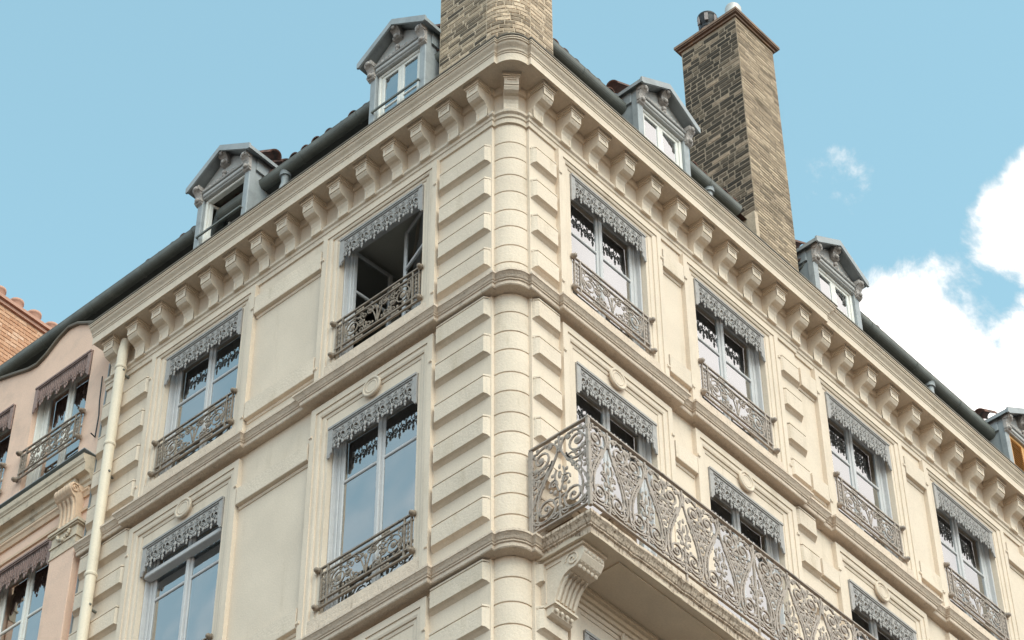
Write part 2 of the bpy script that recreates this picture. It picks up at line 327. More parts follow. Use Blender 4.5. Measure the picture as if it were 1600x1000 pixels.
# plan path: list of (point, mitre)
RAD = 0.289; CC = 0.335
corner = [((0, CC), (-1, -1))] + [((CC-RAD*math.cos(t), CC-RAD*math.sin(t)), (-1, -1)) for t in [pi/2*i/12 for i in range(13)]] + [((CC, 0), (-1, -1))]
def straight(f, jogs):
    """polyline of one facade from its far end to the corner edge; jogs: (s0, s1, out)"""
    far = LEN_L if f == 'L' else LEN_R
    pts = []
    ss = []
    for (s0, s1, o) in sorted(jogs, reverse=True):
        for s, oo in ((s1, o), (s0, 0)):
            bs0 = back(f, s+1e-6); 
            ss.append((s, s1, s0, o))
    p2 = []
    cur = -back(f, far)
    p2.append((far, cur))
    ev = []
    for (s0, s1, o) in jogs: ev += [(s1, ('in', o)), (s0, ('out', 0))]
    if f == 'R': ev.append((STEP, ('step', 0)))
    jo = 0; bk = -back(f, far)
    for s, (k, o) in sorted(ev, key=lambda e: -e[0]):
        p2.append((s, bk+jo))
        if k == 'in': jo = o
        elif k == 'out': jo = 0
        else: bk = 0
        p2.append((s, bk+jo))
    out = []
    n = len(p2)
    for i, (s, o) in enumerate(p2):
        # mitre in (s,o): normals of segs; travelling to decreasing s
        def nrm(a, b):
            ds, do = b[0]-a[0], b[1]-a[1]
            if abs(do) < 1e-9: return (0, 1)
            return (1, 0) if do > 0 else (-1, 0)
        n1 = nrm(p2[i-1], p2[i]) if i > 0 else None
        n2 = nrm(p2[i], p2[i+1]) if i < n-1 else (0, 1)
        if n1 is None: m = (0, 1)
        elif n1 == n2: m = n1
        else: m = (n1[0]+n2[0], n1[1]+n2[1])
        if f == 'R': out.append(((s, -o), (m[0], -m[1])))
        else: out.append(((-o, s), (-m[1], m[0])))
    return out
def plan(jogsL=(), jogsR=(), left=True, right=True):
    p = []
    if left: p += straight('L', list(jogsL))
    p += corner
    if right: p += straight('R', list(jogsR))[::-1]
    return p
def sweep(mb, path, prof, wob=0.0):
    rows = []
    for (p, m) in path:
        rows.append([(p[0]+m[0]*o, p[1]+m[1]*o, z) for (o, z) in prof])
    mb.grid(rows)
    mb.face(rows[0]); mb.face(rows[-1][::-1])
    return mb
def subdivide_path(path, step=0.25):
    out = []
    for (p, m), (q, k) in zip(path, path[1:]):
        out.append((p, m)); L = math.hypot(q[0]-p[0], q[1]-p[1])
        if L > step*1.5:
            n = int(L/step)
            # plain middle points: use facade normal
            if abs(q[0]-p[0]) < 1e-6: nn = (-1, 0)
            else: nn = (0, -1)
            for i in range(1, n):
                t = i/n; out.append(((p[0]+(q[0]-p[0])*t, p[1]+(q[1]-p[1])*t), nn))
    out.append(path[-1]); return out

# ------------------------------------------------------------------ walls
def wall(f, s0, s1, bk, ztop):
    mb = MB()
    ws = [w for w in wins(f) if s0 < w < s1]
    xs = sorted([s0, s1] + [w-HW for w in ws] + [w+HW for w in ws])
    zs = sorted([0, ztop] + OT + OB)
    for a, b in zip(xs, xs[1:]):
        for c, e in zip(zs, zs[1:]):
            xm, zm = (a+b)/2, (c+e)/2
            if any(abs(xm-w) < HW for w in ws) and any(ob < zm < ot for ot, ob in zip(OT, OB)): continue
            P = [(a, c), (b, c), (b, e), (a, e)]
            mb.face([((s, bk, z) if f == 'R' else (bk, s, z)) for s, z in P])
    return mb
put(wall('L', CC, LEN_L, 0, 27.02), 'wall', 'cream_plaster', B)
put(wall('R', CC, STEP, 0, 27.02), 'wall', 'cream_plaster', B)
m = wall('R', STEP, LEN_R, SB, 27.02); m.face([(STEP, 0, 0), (STEP, SB, 0), (STEP, SB, 28), (STEP, 0, 28)]); put(m, 'wall', 'cream_plaster', B)
m = MB(); m.face([(0, LEN_L, 0), (9, LEN_L, 0), (9, LEN_L, 28), (0, LEN_L, 28)]); m.face([(LEN_R, SB, 0), (LEN_R, 9, 0), (LEN_R, 9, 28), (LEN_R, SB, 28)]); put(m, 'party_wall', 'cream_plaster', B)

# corner column: drums with grooves between, and the two flat edges beside it
drum_z = []
blocks3 = [(26.19, 26.49), (25.56, 25.87), (24.92, 25.22), (24.28, 24.58)]
blocks2 = [(23.42, 23.72), (22.80, 23.10), (22.13, 22.43), (21.49, 21.79), (20.86, 21.16), (20.25, 20.56)]
blocks1 = [(19.36, 19.64), (18.72, 19.02), (18.08, 18.38), (17.44, 17.74), (16.8, 17.1), (16.17, 16.47)]
def drums(z0, z1, joints):
    zz = [z0] + sorted(j for j in joints if z0+0.1 < j < z1-0.1) + [z1]
    return list(zip(zz, zz[1:]))
def drum(z0, z1):
    mb = MB(); A = [pi/2*i/20 for i in range(21)]
    def ring(o, z): return [(CC-(RAD+o)*math.cos(t), CC-(RAD+o)*math.sin(t), z) for t in A]
    mb.grid([ring(-0.016, z0), ring(-0.016, z0+0.016)], smooth=True)
    mb.grid([ring(-0.016, z0+0.016), ring(-0.003, z0+0.017), ring(0.0, z0+0.021)])
    mb.grid([ring(0.0, z0+0.021), ring(0.0, z1-0.003)], smooth=True)
    mb.grid([ring(0.0, z1-0.003), ring(-0.016, z1)])
    return mb
for (a, b) in drums(24.0, 26.85, [z for t in blocks3 for z in t]): put(drum(a, b), 'column_drum', 'cream_stone', B)
for (a, b) in drums(19.88, 23.74, [z for t in blocks2 for z in t]): put(drum(a, b), 'column_drum', 'cream_stone', B)
for (a, b) in drums(15.8, 19.66, [z for t in blocks1 for z in t]): put(drum(a, b), 'column_drum', 'cream_stone', B)
m = MB()
m.box(0.0, 0.34, CC-0.004, CC+0.30, 0, 15.8); m.box(CC-0.004, CC+0.3, 0, 0.34, 0, 15.8)
m.lathe([(RAD, 0.0), (RAD, 15.8)], (CC, CC, 0), 48)
put(m, 'corner_base', 'cream_stone', B)
# short return faces between wall edge and column
m = MB(); m.face([(0, CC, 15.6), (0.05, CC, 15.6), (0.05, CC, 27.02), (0, CC, 27.02)]); m.face([(CC, 0, 15.6), (CC, 0.05, 15.6), (CC, 0.05, 27.02), (CC, 0, 27.02)])
m.lathe([(RAD-0.02, 15.6), (RAD-0.02, 27.02)], (CC, CC, 0), 48); put(m, 'column_core', 'cream_stone', B)

# ------------------------------------------------------------------ mouldings
fr = [(-0.02, 26.84), (0.025, 26.845), (0.03, 26.92), (0.045, 26.93), (0.05, 26.97), (0.075, 26.99), (0.08, 27.025), (0.06, 27.035), (-0.02, 27.05)]
put(sweep(MB(), plan(), fr), 'frieze_moulding', 'cream_stone', B)
fz = [(0.0, 27.04), (0.0, 27.43), (0.03, 27.435), (0.045, 27.47), (0.06, 27.521), (-0.1, 27.521)]
put(sweep(MB(), plan(), fz), 'frieze', 'cream_plaster', B)
CO = 0.38
co = [(-0.2, 27.525), (CO-0.012, 27.525), (CO-0.012, 27.50), (CO, 27.495), (CO, 27.632), (CO+0.010, 27.638), (CO+0.010, 27.655), (CO+0.020, 27.662)]
for i in range(9):
    t = i/8; co.append((CO+0.024+0.055*(t-math.sin(2*pi*t)/(2*pi)*0.8), 27.666+0.098*t))
co += [(CO+0.095, 27.768), (CO+0.095, 27.786), (CO+0.107, 27.792), (CO+0.107, 27.812), (-0.3, 27.93)]
put(sweep(MB(), plan(), co), 'cornice', 'cream_stone', B)
ze = [(CO+0.07, 27.815), (CO+0.118, 27.815), (CO+0.121, 27.834), (CO+0.07, 27.842), (-0.3, 27.96), (-0.3, 27.95)]
put(sweep(MB(), plan(), ze), 'cornice_flashing', 'edge_zinc', B)

def jogs(f): return [(w-HW-SW-0.0, w+HW+SW+0.0, 0.06) for w in wins(f)]
for k, zb in enumerate(STR):
    pr = [(-0.12, zb), (0.105, zb), (0.115, zb+0.012), (0.115, zb+0.06), (0.13, zb+0.066), (0.13, zb+0.082), (0.142, zb+0.09), (0.155, zb+0.115), (0.175, zb+0.14), (0.185, zb+0.146), (0.185, zb+0.178), (0.12, zb+0.20), (-0.12, zb+0.25)]
    pth = subdivide_path(plan(jogs('L'), jogs('R')), 0.35)
    mb = MB(); sweep(mb, pth, pr)
    rnd = random.Random(k)
    # worn edges: small irregularities along the run
    nprof = len(pr); jit = {}
    for i in range(len(mb.v) - 0):
        row = i//nprof; 
        if row < len(pth):
            j = jit.setdefault(row, (rnd.uniform(-.004, .004), rnd.uniform(-.005, .005)))
            x, y, z = mb.v[i]; mb.v[i] = (x, y, z + j[1]*(1 if i % nprof > 3 else 0.5))
    put(mb, 'string_course', 'weathered_stone', B)

# ------------------------------------------------------------------ rusticated quoin blocks
def block(w, h, o, slope=0.02):
    mb = MB(); e = o*0.65; g = 0.016
    # hipped block: splayed ends and underside, a drafted line below the upper edge
    def ring(x, y, za, zb_): return [(-w/2+x, -y, za), (w/2-x, -y, za), (w/2-x, -y, zb_), (-w/2+x, -y, zb_)]
    zt = h-0.045
    mb.grid([ring(0, 0, -0.04, zt), ring(e*.35, o*.5, -0.012, zt), ring(e, o, 0.004, zt)], closed_v=True); mb.face(ring(e, o, 0.004, zt))
    mb.grid([ring(e, o, zt, zt+.0005)[:2], [(-w/2+e, -o+g, zt+0.004), (w/2-e, -o+g, zt+0.004)], [(-w/2+e, -o+g, zt+0.016), (w/2-e, -o+g, zt+0.016)], [(-w/2+e, -o, zt+0.018), (w/2-e, -o, zt+0.018)]])
    mb.grid([ring(0, 0, zt+.018, h), ring(e, o, zt+0.018, h-.003)], closed_v=True); mb.face(ring(e, o, zt+.018, h-.003)); mb.box(-w/2, w/2, -o*.3, 0.0, zt, zt+.018)
    return mb
bcache = {}
def blk(f, s0, s1, z0, z1, o=0.075, bk=0.0, name='quoin_block'):
    key = (round(s1-s0, 3), round(z1-z0, 3), o)
    if key not in bcache: bcache[key] = block(*key).mesh(name, 'cream_stone')
    return link(name, bcache[key], B, at(f, (s0+s1)/2, z0, -bk))
allb = blocks3+blocks2+blocks1
for (a, b) in allb:
    blk('L', CC+0.012, YL[0]-HW-SW-0.015, a, b)
    blk('L', YL[1]+HW+SW+0.015, LEN_L-0.01, a, b)
    blk('R', CC+0.012, XR[0]-HW-SW-0.012, a, b)
    blk('R', XR[1]+HW+SW+0.015, STEP-0.01, a, b)
def panel_block(f, s0, s1, z0, z1, bk=0.0):
    w = s1-s0; key = ('p', round(w, 3), round(z1-z0, 3))
    if key not in bcache:
        mb = MB(); h = z1-z0
        pts = [(0, -0.05), (-0.012, -0.05), (-0.02, -0.035), (-0.02, -0.008), (-0.07, 0.0), (-0.075, 0.008), (-0.075, h-0.008), (-0.068, h), (0, h)]
        mb.prismx(pts, -w/2, w/2); bcache[key] = mb.mesh('panel_block', 'cream_stone')
    link('panel_block', bcache[key], B, at(f, (s0+s1)/2, z0, -bk))
gaps = [('L', YL[0]+HW+SW+0.02, YL[1]-HW-SW-0.02, 0), ('R', XR[0]+HW+SW+0.02, XR[1]-HW-SW-0.02, 0), ('R', STEP+0.04, XR[2]-HW-SW-0.02, SB)]
for i in range(2, len(XR)-1): gaps.append(('R', XR[i]+HW+SW+0.02, XR[i+1]-HW-SW-0.02, SB))
for (f, a, b, bk) in gaps:
    for (z0, z1) in ((26.25, 26.58), (24.32, 24.62), (22.86, 23.14), (20.24, 20.54), (18.75, 19.02)):
        panel_block(f, a, b, z0, z1, bk)

# ------------------------------------------------------------------ corbels
def corbel_mesh():
    mb = MB(); w = 0.19
    pr = [(0, -0.46), (-0.085, -0.46), (-0.092, -0.44), (-0.085, -0.36), (-0.092, -0.30), (-0.115, -0.245), (-0.15, -0.215), (-0.195, -0.205), (-0.235, -0.185), (-0.262, -0.145), (-0.272, -0.10), (-0.268, -0.04), (-0.268, 0.0), (0, 0)]
    mb.prismx(pr, -w/2, w/2)
    # raised border on the front, leaving a sunk panel
    def strip(x0, x1, z0, z1, y, dp=0.008): mb.box(x0, x1, y-dp, y+0.01, z0, z1)
    strip(-w/2, -w/2+0.035, -0.125, -0.0, -0.27); strip(w/2-0.035, w/2, -0.125, 0.0, -0.27); strip(-w/2+.035, w/2-.035, -0.03, 0.0, -0.268); strip(-w/2+.035, w/2-.035, -0.125, -0.10, -0.27)
    strip(-w/2, -w/2+0.03, -0.45, -0.30, -0.088); strip(w/2-0.03, w/2, -0.45, -0.30, -0.088); strip(-w/2+.03, w/2-.03, -0.455, -0.425, -0.088)
    # cap moulding
    for (e, z0, z1) in ((0.012, 0.0, 0.025), (0.03, 0.025, 0.06), (0.04, 0.06, 0.085)):
        mb.box(-w/2-e, w/2+e, -0.272-e, 0.0, z0, z1)
    return mb.mesh('corbel', 'cream_stone')
cm = corbel_mesh()
ZC = 27.44+0.075
cl = [0.43+i*0.5015 for i in range(15)]; cr = [0.42+0.5455*i for i in range(40)]
for s in cl:
    if s < LEN_L-0.1: link('corbel', cm, B, at('L', s, ZC-0.075))
for s in cr:
    if s < LEN_R-0.1: link('corbel', cm, B, at('R', s, ZC-0.075, -back('R', s)))
ca = CC-RAD*math.sqrt(.5)
link('corbel', cm, B, T((ca, ca, ZC-0.075)) @ RZ(-45) @ Matrix.Scale(1.0, 4))

# ------------------------------------------------------------------ window surrounds
def surround(h, top, roundel):
    """origin at centre of the opening's top edge; h = height down to the string course"""
    mb = MB()
    if roundel:
        pr = [(0, 0, -.26), (0, 0, .004), (.05, .20, .004), (.05, .20, .014), (.075, .225, .022), (.12, .25, .022), (.12, .25, .04), (.145, .275, .05), (.195, .34, .05), (.195, .34, .066), (SW, .44, .066), (SW, .44, -.02)]
    else:
        pr = [(0, 0, -.26), (0, 0, .004), (.05, .035, .004), (.05, .035, .014), (.075, .05, .022), (.12, .08, .022), (.12, .08, .04), (.145, .10, .05), (.195, .13, .05), (.195, .13, .066), (SW, .225, .066), (SW, .225, -.02)]
    rows = [[(-HW-e, -o, -h) for e, t, o in pr], [(-HW-e, -o, t) for e, t, o in pr], [(HW+e, -o, t) for e, t, o in pr], [(HW+e, -o, -h) for e, t, o in pr]]
    mb.grid(rows)
    # chamfer stops on the outer arrises
    for x in (-HW-SW+0.02, HW+SW-0.02):
        for z in ((-0.24, -h+0.42) if not roundel else (-0.02, -h+0.42)):
            mb.prismx([(-0.066, z-0.03), (-0.085, z-0.015), (-0.085, z+0.012), (-0.066, z+0.02)], x-0.022, x+0.022)
        mb.box(x-0.05, x+0.05, -0.082, -0.05, -h, -h+0.10)
    if roundel:
        zc = 0.225
        for (ra, y) in ((0.135, 0.03), (0.09, 0.022)):
            mb.tube([(math.cos(2*pi*k/24)*ra, -0.048, zc+math.sin(2*pi*k/24)*ra) for k in range(24)], 0.022 if ra > .1 else 0.014, 6, closed=True)
        mb.lathe([(0.132, -0.053), (0.132, 0.0)], (0, 0, zc), 24, axis='y')
    return mb.mesh('window_surround', 'cream_plaster')
sur = [surround(OT[0]-STR[0]-0.22, 0, False), surround(OT[1]-STR[1]-0.22, 0, True), surround(OT[2]-STR[2]-0.22, 0, True)]
sill_me = MB().bbox(-HW-0.16, HW+0.16, -0.045, 0.26, -0.40, 0.0, 0.012).mesh('window_sill', 'weathered_stone')
room_me = {}

# ------------------------------------------------------------------ ironwork prototypes
def pelmet_mesh(kind):
    mb = MB(); W = HW-0.006
    if kind == 'pink': W = 0.62
    tail = 0.075
    # outer angle strips + tapered side tails
    mb.box(-W, W, -0.035, 0.0, -0.035, -0.002)
    for sgn in (-1, 1):
        P = [(sgn*W, -0.03), (sgn*W, -0.50), (sgn*(W-0.03), -0.50), (sgn*(W-0.045), -0.455), (sgn*(W-tail), -0.43), (sgn*(W-tail), -0.03)]
        if sgn > 0: P = P[::-1]
        mb.prism(P, -0.022, 0.0)
    mb.box(-W+tail, W-tail, -0.028, -0.012, -0.062, -0.05)
    n = {'fleur': 6, 'lace': 7, 'pink': 6}[kind]; w = 2*(W-tail)/n
    for i in range(n):
        cx = -W+tail+w*(i+.5)
        def X(p, dy=-0.016): return [(cx+q[0]*w/0.22, dy+q[1], q[2]) for q in p]
        if kind == 'fleur':
            # plate with pointed cut-outs
            P = [(-.11, -.035), (-.11, -.175), (-.08, -.20), (-.05, -.17), (-.022, -.20), (0, -.135), (.022, -.20), (.05, -.17), (.08, -.20), (.11, -.175), (.11, -.035)]
            mb.prism([(cx+x*w/.22, z) for x, z in P], -0.012, -0.002)
            for sg in (-1, 1):
                mb.tube(X([(sg*q[0], q[1], q[2]) for q in spiral(.052, -.285, .046, 1.35, pi*0.6, -1, 13)]), 0.0095, 4)
                mb.tube(X([(sg*.10, 0, -.19), (sg*.108, 0, -.26), (sg*.10, 0, -.32)]), 0.009, 4)
                mb.tube(X(bez((sg*.004, -.16), (sg*.03, -.19), (sg*.04, -.22), (sg*.01, -.245), 5)), 0.008, 4)
                mb.ball((cx+sg*.068*w/.22, -.018, -.352), .026, .012, .034, 6, 3)
                mb.ball((cx+sg*.107*w/.22, -.014, -.345), .016, .01, .026, 5, 3)
            mb.ball((cx, -.02, -.30), .02, .014, .05, 6, 4); mb.ball((cx, -.02, -.375), .027, .014, .03, 6, 3); mb.ball((cx, -.02, -.415), .015, .012, .026, 5, 3)
            mb.ball((cx, -.016, -.12), .03, .01, .045, 6, 3)
            for sg in (-1, 1): mb.tube(X([(sg*q[0], q[1], q[2]) for q in spiral(.055, -.125, .04, 1.2, -pi*.4, 1, 9)]), 0.007, 4)
        elif kind == 'lace':
            mb.prism([(cx-w/2, -.035), (cx-w/2, -.10), (cx-w/4, -.12), (cx, -.095), (cx+w/4, -.12), (cx+w/2, -.10), (cx+w/2, -.035)][::1], -0.012, -0.002)
            for sg in (-1, 1):
                for (zx, zz, rr_) in ((.055, -.15, .043), (.05, -.235, .045), (.06, -.315, .036)):
                    mb.tube(X([(sg*q[0], q[1], q[2]) for q in spiral(zx, zz, rr_, 1.4, pi*.5, -1, 11)]), 0.0095, 4)
                mb.ball((cx+sg*.06, -.016, -.375), .022, .012, .03, 5, 3)
                mb.tube(X([(sg*.108, 0, -.09), (sg*.104, 0, -.36)]), 0.009, 4)
            mb.tube(X([(0, 0, -.09), (0, 0, -.40)]), 0.011, 4)
            mb.ball((cx, -.018, -.19), .024, .012, .04, 6, 3); mb.ball((cx, -.018, -.28), .022, .012, .03, 6, 3); mb.ball((cx, -.018, -.41), .02, .012, .032, 5, 3)
        else:
            for j, q in enumerate((-.08, -.028, .028, .08)):
                zl = (-.33, -.40, -.40, -.33)[j]
                x = cx+q*w/.22
                mb.prism([(x-.019, -.03), (x-.019, zl+.05), (x-.012, zl+.02), (x, zl), (x+.012, zl+.02), (x+.019, zl+.05), (x+.019, -.03)], -0.012, -0.002)
                mb.tube([(x, -.016, -.12), (x, -.018, zl+.06)], .009, 4)
            mb.prism([(cx-w/2, -.03), (cx-w/2, -.14), (cx+w/2, -.14), (cx+w/2, -.03)], -0.012, -0.004)
            mb.prism([(cx-w/2, -.22), (cx-w/2, -.27), (cx+w/2, -.27), (cx+w/2, -.22)], -0.011, -0.003)
            mb.ball((cx, -.02, -.42), .022, .014, .035, 6, 3)
    return mb.mesh('pelmet', 'pelmet_pink' if kind == 'pink' else 'pelmet_paint')
PEL = {k: pelmet_mesh(k) for k in ('fleur', 'lace', 'pink')}

def guard_parts(W, H, matname, style):
    """window guard: rails, posts, scroll field, finials. origin bottom centre"""
    out = []
    for z in (0.0, 0.095, H-0.095, H):
        e = 0.0
        out.append(('rail', MB().box(-W-e, W+e, -0.014, 0.014, z-0.011, z+0.011).mesh('rail', matname)))
    for x in (-W+0.02, -W+0.13, W-0.13, W-0.02):
        out.append(('post', MB().box(x-0.011, x+0.011, -0.012, 0.012, -0.0, H).mesh('post', matname)))
    mb = MB(); a = 0.0105
    z0, z1 = 0.095, H-0.095; h = z1-z0; cz = (z0+z1)/2
    for sg in (-1, 1):
        def S(p): return [(sg*q[0], q[1], q[2]) for q in p]
        if style == 'scroll':
            X0 = W-0.15
            mb.tube(S(bez((0.0, z0+.01), (.04, cz), (.10, z1-.02), (.20, z1-.02), 9)), a, 4)
            mb.tube(S(spiral(.13, z1-.085, .07, 1.5, pi*.5, 1, 16)), a, 4)
            mb.tube(S(spiral(X0-.16, cz, .15, 2.1, pi*.75, -1, 26)), a, 4)
            mb.tube(S(bez((X0-.27, cz+.11), (X0-.38, cz+.05), (X0-.30, z0+.0), (.12, z0+.03), 9)), a, 4)
            mb.tube(S(spiral(.15, z0+.075, .06, 1.3, -pi*.5, 1, 14)), a, 4)
            mb.tube(S(spiral(.29, cz-.02, .06, 1.5, pi*.3, 1, 14)), a, 4)
            mb.tube(S(bez((X0-.02, z1), (X0+.01, cz), (X0-.02, z0+.02), (X0-.14, z0+.015), 8)), a, 4)
            mb.ball((sg*(X0-.16), 0, cz), .04, .016, .04); mb.ball((sg*.13, 0, z1-.085), .026, .014, .026); mb.ball((sg*.29, 0, cz-.02), .022, .014, .022)
            for (qx, qz, qr, qa, qs) in ((.23, cz+.08, .045, .4, 1), (.40, cz+.13, .04, 2., -1), (.22, z0+.05, .04, 3.4, -1), (X0-.31, cz+.12, .045, 1., 1), (X0-.03, cz, .04, 2.5, 1), (X0-.31, z0+.06, .045, 5., -1), (.06, cz+.12, .035, .6, 1), (X0-.04, z1-.05, .04, 4., -1)):
                mb.tube(S(spiral(qx, qz, qr, 1.2, qa, qs, 10)), a*.8, 4)
            for (qx, qz) in ((.33, cz+.10), (.20, cz-.06), (X0-.24, z0+.05), (.08, z0+.07), (X0-.36, cz), (.45, z0+.05)): mb.ball((sg*qx, 0, qz), .022, .012, .026, 5, 3)
            for t in range(4): mb.ball((sg*(X0-.05-.012*t), 0, z0+.05+.05*t), .018, .012, .024, 5, 3)
        else:
            for cx in (0.12, 0.36):
                for vs in (-1, 1):
                    mb.tube(S([(cx+(q[0])*1, 0, cz+vs*q[2]) for q in spiral(.0, .075, .07, 1.4, -pi*.5, 1, 14)]), a, 4)
                    mb.tube(S([(cx-.09+q[0], 0, cz+vs*q[2]) for q in spiral(.0, .07, .045, 1.2, -pi*.5, -1, 12)]), a*.9, 4)
                mb.tube(S(bez((cx-.14, z0), (cx-.02, cz-.05), (cx-.02, cz+.05), (cx+.12, z1), 8)), a, 4)
                mb.tube(S(bez((cx+.12, z0), (cx+.0, cz-.05), (cx+.0, cz+.05), (cx-.14, z1), 8)), a, 4)
        # ornament between the double rails
        for zz in (0.0475, H-0.0475):
            for t in range(3): mb.ball((sg*(W*.36+.045*t), 0, zz), .03, .012, .026, 6, 3)
        # ornament in the end strip
        for t in range(6): mb.ball((sg*(W-.075), 0, z0+.03+h*t/5.6), .03, .011, .032, 5, 3)
        mb.tube(S([(W-.075, 0, z0), (W-.075, 0, z1)]), .008, 4)
    mb.tube([(0, 0, z0), (0, 0, cz+.05)], a, 4); mb.ball((0, 0, cz+.075), .03, .014, .045)
    out.append(('scrollwork', mb.mesh('scrollwork', matname)))
    for x in (-W-0.02, W+0.02):
        for z in (0.0, H-0.03):
            f = MB(); f.lathe([(.012, -.0), (.035, -.008), (.042, -.03), (.03, -.05), (.034, -.06), (.022, -.075), (.008, -.082)], (x, 0.0, z), 10, axis='y')
            f.box(x-.016, x+.016, -0.02, 0.03, z-.02, z+.05)
            out.append(('finial', f.mesh('finial', matname)))
    return out
GUARD = {'scroll': guard_parts(0.745, 0.585, 'iron_paint', 'scroll'), 'grey': guard_parts(0.745, 0.585, 'iron_grey', 'scroll'), 'pink': guard_parts(0.66, 0.53, 'iron_paint', 'cross')}
def add_guard(kind, parent, M):
    root = None
    for nm, me in GUARD[kind]:
        if nm == 'scrollwork': root = link('window_guard', me, parent, M, )
    for nm, me in GUARD[kind]:
        if nm != 'scrollwork': link(nm, me, root, M)
    return root

# ------------------------------------------------------------------ windows
def leaf_mesh(w, z0, zb, z1, fw, matname):
    mb = MB(); t = 0.02
    for (a, b, c, e) in ((0, fw, z0, z1), (w-fw, w, z0, z1), (fw, w-fw, z0, z0+fw*1.3), (fw, w-fw, z1-fw, z1), (fw, w-fw, zb-0.022, zb+0.022)):
        mb.bbox(a, b, -t, t, c, e, 0.008)
    return mb.mesh('sash', matname)
def pane_mesh(w, z0, z1):
    mb = MB(); mb.box(0, w, -0.003, 0.003, z0, z1); return mb.mesh('pane', 'glass')
wcache = {}
def window(parent, M, H, W=HW, bar=0.84, matname='window_paint', depth=0.17, leaves=(0, 0), curtain=None, rooms=True, pelm='fleur', blind=0, pale=False, fw=0.062):
    """origin: centre of the opening's top edge. leaves: opening angles"""
    key = (round(H, 3), W, bar, matname, depth, fw)
    if key not in wcache:
        mb = MB(); f = 0.075
        mb.bbox(-W, -W+f, depth-0.03, depth+0.05, -H, 0); mb.bbox(W-f, W, depth-0.03, depth+0.05, -H, 0); mb.bbox(-W+f, W-f, depth-0.03, depth+0.05, -0.11, 0); mb.bbox(-W+f, W-f, depth-0.03, depth+0.05, -H, -H+0.05)
        for a_, b_ in ((-W+.002, -W+.03), (W-.03, W-.002)): mb.bbox(a_, b_, 0.075, depth-0.031, -H, -0.002, 0.006)
        lw = W-f
        wcache[key] = dict(frame=mb.mesh('window', matname), leaf=leaf_mesh(lw-0.004, -H+0.05, -bar, -0.11, fw, matname),
                           p1=pane_mesh(lw-2*fw, -H+0.05+fw*1.3, -bar-0.022), p2=pane_mesh(lw-2*fw, -bar+0.022, -0.11-fw),
                           astr=MB().bbox(-0.028, 0.028, depth-0.05, depth-0.018, -H+0.05, -0.11, 0.01).mesh('astragal', matname))
    k = wcache[key]; f = 0.075; lw = W-f
    win = link('window', k['frame'], parent, M)
    for sgn, ang in zip((-1, 1), leaves):
        if sgn < 0: LM = M @ T((-W+f+0.002, depth, 0)) @ RZ(ang)
        else: LM = M @ T((W-f-0.002, depth, 0)) @ RZ(-ang) @ T((-(lw-0.004), 0, 0))
        link('sash', k['leaf'], win, LM)
        link('pane', k['p1'], win, LM @ T((fw, 0, 0))); link('pane', k['p2'], win, LM @ T((fw, 0, 0)))
    if leaves == (0, 0): link('astragal', k['astr'], win, M)
    rk = (round(H, 3), W, pale)
    if rk not in room_me:
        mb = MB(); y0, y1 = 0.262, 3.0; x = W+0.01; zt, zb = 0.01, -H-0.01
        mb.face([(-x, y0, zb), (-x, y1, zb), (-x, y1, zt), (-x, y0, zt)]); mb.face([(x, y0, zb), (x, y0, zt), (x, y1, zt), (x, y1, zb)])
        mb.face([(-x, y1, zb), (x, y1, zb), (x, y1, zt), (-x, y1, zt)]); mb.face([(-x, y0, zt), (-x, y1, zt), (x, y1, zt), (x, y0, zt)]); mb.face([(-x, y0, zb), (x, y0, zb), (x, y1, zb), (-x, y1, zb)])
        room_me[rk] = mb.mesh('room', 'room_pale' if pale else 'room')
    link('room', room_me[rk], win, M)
    if curtain:
        mb = MB(); rng = random.Random(hash(curtain) % 1000)
        for (a, b) in curtain:
            n = max(4, int((b-a)*40)); rows = [[], []]
            for i in range(n+1):
                x = a+(b-a)*i/n; y = depth+0.09+0.022*math.sin(i*1.1)+rng.uniform(-.005, .005)
                rows[0].append((x, y, -H+0.06)); rows[1].append((x, y, -0.1))
            mb.grid(rows, smooth=True)
        put(mb, 'curtain', 'curtain', win, M)
    if pelm: link('pelmet', PEL[pelm], win, M @ T((0, -0.004, 0)))
    if blind:
        mb = MB(); mb.bbox(-W+0.035, W-0.035, 0.02, 0.135, -blind-0.075, -blind, 0.01); put(mb, 'blind_box', 'window_paint', win, M)
    return win

# floor by floor
TOPH, LOWH = OT[0]-OB[0], OT[1]-OB[1]
def bay(f, s, fl, **kw):
    bk = back(f, s)
    M = at(f, s, OT[fl], -bk)
    link('window_surround', sur[fl], B, M)
    H = OT[fl]-OB[fl]
    link('window_sill', sill_me, B, at(f, s, OB[fl], -bk))
    guard = kw.pop('guard', 'scroll')
    w = window(B, M, H, **kw)
    if guard: add_guard(guard, B, at(f, s, OB[fl]+0.13, 0.012-bk))
    return w
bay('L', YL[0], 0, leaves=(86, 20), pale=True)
bay('L', YL[1], 0, curtain=((-0.6, -0.3),))
bay('L', YL[0], 1, curtain=((-0.68, -0.02), (0.05, 0.68)))
bay('L', YL[1], 1, blind=0.44, curtain=((0.02, 0.3),))
bay('L', YL[0], 2); bay('L', YL[1], 2)
for i, x in enumerate(XR):
    pk = 'lace' if i in (2, 3, 5) else 'fleur'
    bay('R', x, 0, guard='grey', pelm=pk, curtain=((-0.69, 0.69),))
    bay('R', x, 1, guard=None if i < 3 else 'grey', curtain=None, pelm='fleur')
    if i < 4: bay('R', x, 2, guard='grey')

